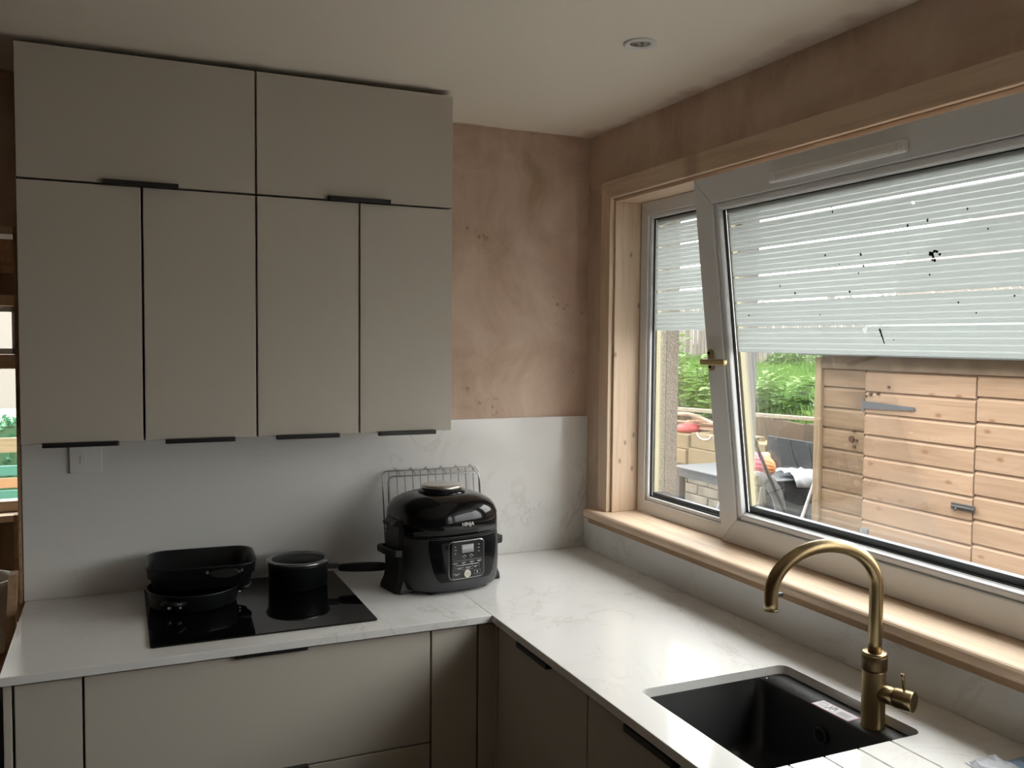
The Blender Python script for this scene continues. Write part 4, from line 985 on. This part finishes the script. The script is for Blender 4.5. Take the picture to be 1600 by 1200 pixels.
# garden fence
fe = thing('garden_fence', 'weathered grey vertical board fence at the back of the garden', 'fence', (8.2, 8.0, 1.3))
M_pal = wood('weathered_paling', (.20,.18,.16), (.13,.115,.10), 'z', .7, .3, .9, .2)
me = MB().prism([(-.048,0),(.048,0),(.048,1.02),(0,1.06),(-.048,1.02)], 0, .018, 'x').mesh('paling'); me.materials.append(M_pal)
for k in range(110):
    o = bpy.data.objects.new('paling', me); COL.objects.link(o); o.parent = fe
    y = 2.0 + k*.115; o.location = Vector((8.2, y, lawn_z(8.2, y) - .02 + random.uniform(-.03,.03))) - fe.location; o.rotation_euler = (random.uniform(-.03,.03), 0, 0)
for zz in (1.55, 2.1): B(8.22, 8.26, 1.9, 14.7, zz, zz+.08).build('rail', M_pal, fe)
for k in range(8): B(8.26, 8.34, 2+1.8*k, 2.08+1.8*k, 1.1, 2.4).build('post', M_pal, fe)
# dark shrubs against the fence
for k, (x, y, r_) in enumerate(((7.45,6.3,.55),(7.5,7.4,.4))):
    t = thing('fence_shrub', ['dark green shrub in front of the fence next to the shed', 'smaller dark green shrub in front of the fence'][k], 'shrub', (x, y, lawn_z(x,y)))
    q = random.Random(50+k); lf = MB()
    for _ in range(700):
        d_ = Vector((q.gauss(0,1), q.gauss(0,1), abs(q.gauss(0,1)))).normalized()*r_*q.random()**.4; s_ = Vector((q.gauss(0,1), q.gauss(0,1), q.gauss(0,1))).normalized()*.035; u_ = s_.cross(Vector((q.random(),q.random(),1))).normalized()*.02
        lf.add([d_+s_, d_+u_, d_-s_, d_-u_], [(0,1,2,3)])
    o = lf.build('foliage', leafmat('shrub_%d' % k, (.08,.14,.05), (.18,.26,.10)), t, local=True, fix=False); o['kind'] = 'stuff'
    MB().tube([(0,0,-.03),(.02,0,r_*.6)], [.03,.015], 6).build('stem', M_sh_t, t, local=True)

# brushwood pile with a red thing, cord
tg = thing('brushwood_pile', 'loose pile of brown sticks behind the sleepers', 'sticks', (3.2, 3.5, .89))
q = random.Random(4)
for k in range(16):
    a = (3.10+q.uniform(0,.12), 3.95-q.uniform(0,.25), .90+q.random()*.12); b_ = (3.22+q.uniform(0,.12), 3.15+q.uniform(-.1,.3), .90+q.random()*.06)
    mid = tuple((a[i]+b_[i])/2 + q.uniform(-.03,.03) for i in range(3))
    MB().tube([a, mid, b_], [.010,.009,.006], 6).build('stick', plain('stick_bark', (.33,.20,.13), .85), tg)
tag(MB().tube([(3.05,4.0,1.015),(3.05,3.854,1.025),(3.05,3.656,1.035),(3.05,3.465,1.02),(3.05,3.282,.985),(3.05,3.05,.93)], [.014,.017,.018,.017,.014,.012], 8).build('bent_branch', plain('branch_bark', (.30,.22,.16), .9)), 'bent bare branch lying above the sleeper pile', 'branch')
tag(MB().lathe([(.001,0),(.10,0),(.12,.03),(.09,.07),(.001,.08)], (3.12,3.74,.8645), 24).build('red_lid', plain('red_plastic', (.30,.03,.03), .45)), 'red plastic tub lid lying on the sleepers', 'lid')
tag(B(3.10,3.16,2.75,3.40,.8855,.92).build('timber_batten', M_slp), 'thin batten lying on top of the sleeper pile', 'batten')
tag(MB().tube([(2.995, 3.34-.10*math.cos(a), .892-.05*math.sin(a)) for a in [math.pi*i/12 for i in range(13)]], .005, 6).build('loose_rope', M_white), 'loop of white rope hanging on the sleeper pile', 'rope')
tag(MB().tube([(2.965,2.54,.79),(2.99,2.54,.79),(3.20,2.54,.79)], .04, 16).build('round_log', plain('log_end', (.55,.42,.26), .8)), 'round log end sticking out beside the mullion', 'log')

# black garden table
tb = thing('garden_table', 'black square garden table on the paving', 'table', (2.66, 2.36, -.02))
M_tb = plain('table_plastic', (.035,.039,.045), .42)
B(2.33, 3.0, 1.92, 2.84, .705, .722).build('top', M_tb, tb, .006)
for a in ((2.345,2.36,1.94,2.82),(2.965,2.98,1.94,2.82),(2.36,2.965,1.94,1.955),(2.36,2.965,2.805,2.82)): B(a[0],a[1],a[2],a[3],.645,.704).build('skirt', M_tb, tb, .003)
for x in (2.345, 2.92):
    for y in (1.94, 2.76): B(x, x+.06, y, y+.06, -.02, .644).build('leg', M_tb, tb, .006)
# pink and orange ribbed lantern ball on it
t = thing('paper_lantern', 'pink and orange ribbed paper lantern lying on the black table', 'lantern', (2.49, 2.06, .8135))
M_pk = plain('lantern_pink', (.33,.05,.09), .6); M_or = plain('lantern_orange', (.45,.17,.05), .6)
ax = Vector((.86,-.40,-.12)).normalized(); s1 = ax.cross(Vector((0,0,1))).normalized(); s2 = ax.cross(s1)
for nm, u0, u1, mt_ in (('pink_half', -.15, .045, M_pk), ('orange_half', .045, .14, M_or)):
    rs = []
    for j in range(22):
        u_ = u0 + (u1-u0)*j/21
        rad = .092*math.sqrt(max(0.0004, 1-(u_/.15)**2)) 
        rs.append([ax*u_ + (s1*math.cos(2*math.pi*i/72)+s2*math.sin(2*math.pi*i/72))*rad*(1+.035*math.cos(18*2*math.pi*i/72)) for i in range(72)])
    MB().rings(rs).build(nm, mt_, t, local=True)
# white bag over the table edge
t = thing('white_bag', 'crumpled white plastic bag hanging off the corner of the black table', 'bag', (2.88, 2.0, .7225))
q = random.Random(9); n = 10; mb = MB()
for j in range(n):
    for i in range(n):
        x = -.16+.32*i/(n-1); y = .12-.24*j/(n-1); z = .02+q.random()*.035
        if x > .115: z -= (x-.115)*2.6
        if y < -.06: z -= (-.06-y)*1.4 if y < -.085 else 0
        mb.v.append((x+q.uniform(-.01,.01), y+q.uniform(-.01,.01), z))
for j in range(n-1):
    for i in range(n-1): a = j*n+i; mb.f.append([a, a+1, a+n+1, a+n]); mb.sm.add(len(mb.f)-1)
o = mb.build('sheet', plain('bag_white', (.28,.29,.30), .35), t, local=True, fix=False); o.modifiers.new('solid', 'SOLIDIFY').thickness = .003
# black mesh board behind the table
t = thing('mesh_board', 'black mesh-covered board standing behind the garden table', 'board', (3.03, 1.9, .45))
MB().prism([(2.55,.30),(2.55,.955),(1.55,.955),(1.55,.30)], 3.010, 3.035, 'x').build('panel', plain('black_mesh', (.02,.021,.023), .8, noise=.4, nscale=160), t)
for k, (y0, z0, y1, z1) in enumerate(((2.3,.95,2.15,.70),(2.1,.94,1.95,.62),(2.02,.93,2.06,.55),(1.9,.93,1.66,.66),(1.8,.95,1.75,.5))):
    MB().tube([(3.006,y0,z0),(3.004,(y0+y1)/2+.02,(z0+z1)/2),(3.006,y1,z1)], .004, 5).build('fold_line', plain('mesh_fold', (.01,.01,.01), .8), t)
t.location.x += 0
# grey plastic chair
ch = thing('plastic_chair', 'grey plastic garden chair with an arched pierced back', 'chair', (1.95, 1.56, -.02), (0, 0, R(-8)))
M_ch = plain('chair_grey', (.15,.155,.165), .35)
def arch(a): return (-.265*math.cos(a), .50*math.sin(a)**.8 if math.sin(a) > 0 else 0)
oa, ia = [], []
for k in range(29):
    a = math.pi*k/28; x, z = arch(a); oa.append((x, z)); ia.append((x*.76, z*.84))
ring_ = []
for (x0, z0), (x1, z1) in zip(oa, ia):
    y0 = -.10 - z0*.22; y1 = -.10 - z1*.22
    ring_.append([(x0, y0+.012, .42+z0), (x0, y0-.012, .42+z0), (x1, y1-.008, .42+z1), (x1, y1+.008, .42+z1)])
MB().rings(ring_).build('back_frame', M_ch, ch, local=True)
for k in range(5):
    a = R(50+20*k); x, z = arch(a); x *= .875; z *= .925
    MB().prism([(x-.018,.42+z-.02),(x+.006,.42+z-.012),(x+.018,.42+z+.012),(x-.006,.42+z+.02)], -.10-z*.22-.013, -.10-z*.22+.015, 'y').build('pierced_motif', plain('motif_dark', (.06,.06,.06), .6), ch, local=True)
for x in (-.06, 0, .06): MB().rings([[(x-.014,-.10-z*.22-.006,.42+z),(x+.014,-.10-z*.22-.006,.42+z),(x+.014,-.10-z*.22+.006,.42+z),(x-.014,-.10-z*.22+.006,.42+z)] for z in (0,.2,.40)], smooth=False).build('back_slat', M_ch, ch, local=True)
MB().prism(rrect(-.23, .23, -.12, .33, .06, 6), .40, .425, 'z').build('seat', M_ch, ch, .006, local=True)
for x in (-.20, .20):
    for y in (-.08, .28): MB().rings([[(x*s_-.025, y*s_-.025+.02, z), (x*s_+.025, y*s_-.025+.02, z), (x*s_+.025, y*s_+.025+.02, z), (x*s_-.025, y*s_+.025+.02, z)] for z, s_ in ((0,1.12),(.40,1.0))], smooth=False).build('leg', M_ch, ch, local=True)
    MB().tube([(x*1.08,-.14,.60),(x*1.12,.05,.62),(x*1.1,.28,.60),(x*1.02,.31,.50),(x,.30,.41)], .02, 8).build('armrest', M_ch, ch, local=True)
# poles
pl = thing('black_pole', 'thin black pole with a clamp leaning outside behind the sash', 'pole', (1.9, 1.15, -.02))
MB().tube([(1.56,1.15,1.37),(1.617,1.15,1.29),(1.725,1.15,1.13),(1.86,1.15,.88),(1.985,1.15,.66),(2.30,1.16,.0)], [.006,.007,.010,.010,.010,.010], 10).build('shaft', M_mbl, pl)
MB().tube([(1.712,1.15,1.15),(1.745,1.15,1.095)], .017, 12).build('clamp', M_mbl, pl); MB().tube([(1.70,1.15,1.115),(1.765,1.15,1.13)], .008, 8).build('clamp_knob', M_mbl, pl)
tag(MB().tube([(1.83,1.08,-.01),(2.047,1.10,.64),(2.18,1.10,.95),(2.21,1.10,1.03)], .010, 10).build('white_pole', plain('white_pole_paint', (.45,.45,.45), .4)), 'thin white pole leaning by the shed corner', 'pole')

# ------------------------------------------------------------------ outside the far window on the left
bd = thing('apartment_block', 'pale rendered apartment block outside the small far window', 'building', (-4.5, 22, -2))
B(-12, -.5, 21, 24, -4, 9).build('wall', plain('pale_render', (.16,.145,.125), .9), bd)
for i in range(9):
    for j in range(6):
        wq = B(-11.2+1.25*i, -10.6+1.25*i, 20.95, 21.0, -2.6+1.7*j, -1.6+1.7*j).build('window', M_white, bd)
        B(-11.13+1.25*i, -10.67+1.25*i, 20.93, 20.95, -2.53+1.7*j, -1.67+1.7*j).build('pane', plain('far_glass', (.08,.09,.10), .1), wq)
gf = thing('green_trellis', 'green and orange slatted panel outside the small far window', 'panel', (-2.45, 4.0, .3))
for k in range(6): B(-3.6, -1.6, 4.0, 4.03, .30+.085*k, .365+.085*k).build('slat', plain('green_slat' if k % 3 != 1 else 'orange_slat', (.03,.12,.085) if k % 3 != 1 else (.22,.12,.05), .6), gf)
for x in (-3.5, -2.6, -1.7): B(x, x+.05, 4.03, 4.07, -.03, .82).build('post', M_sh_t, gf)
rl = thing('timber_railing', 'pale timber railing behind the green slats outside', 'railing', (-2.7, 5.2, -.03))
B(-4.2, -1.2, 5.2, 5.25, .745, .86).build('rail', M_slx, rl); B(-4.2, -1.2, 5.2, 5.25, .30, .40).build('rail', M_slx, rl)
for x in (-4.1, -3.1, -2.1, -1.3): B(x, x+.08, 5.25, 5.33, -.03, .86).build('post', M_slp, rl)
hg = thing('clipped_hedge', 'low green hedge behind the timber railing outside the far window', 'hedge', (-2.7, 6.2, -.03))
q = random.Random(77); lf = MB(); B(-4.4, -1.0, 6.05, 6.35, -.03, .88).build('core', plain('hedge_core', (.03,.07,.03), .95), hg)
for _ in range(2600):
    d_ = Vector((q.uniform(-4.42,-.98), 6.04 + q.uniform(-.03,.02), q.uniform(0,.95))) if q.random() < .6 else Vector((q.uniform(-4.42,-.98), q.uniform(6.03,6.37), .9+q.uniform(-.02,.05)))
    s_ = Vector((q.gauss(0,1), q.gauss(0,1), q.gauss(0,1))).normalized()*.035; u_ = s_.cross(Vector((q.random(),q.random(),1))).normalized()*.02
    lf.add([d_+s_, d_+u_, d_-s_, d_-u_], [(0,1,2,3)])
o = lf.build('foliage', leafmat('hedge_leaf', (.03,.12,.06), (.07,.18,.09)), hg, fix=False); o['kind'] = 'stuff'
# house beyond the garden fence
nh = thing('neighbour_house', 'rendered house with a tiled roof beyond the garden fence', 'house', (22, 9, 0))
B(19, 26, 2, 16, 0, 3.6).build('wall', plain('house_render', (.17,.155,.135), .9, noise=.1, nscale=3), nh)
MB().prism([(18.6,3.6),(26.4,3.6),(22.5,5.6)], 1.7, 16.3, 'y').build('roof', plain('roof_tile', (.075,.06,.055), .9, noise=.3, nscale=6), nh)
B(22, 22.8, 6, 7, 5.0, 6.4).build('chimney', plain('house_brick', (.16,.09,.065), .9), nh)
for y in (3.5, 7.0, 10.5, 13.5):
    wq = B(18.95, 19.0, y, y+1.2, 1.6, 2.8).build('window', M_white, nh); B(18.93, 18.95, y+.08, y+1.12, 1.68, 2.72).build('pane', plain('far_glass', (.08,.09,.10), .1), wq)
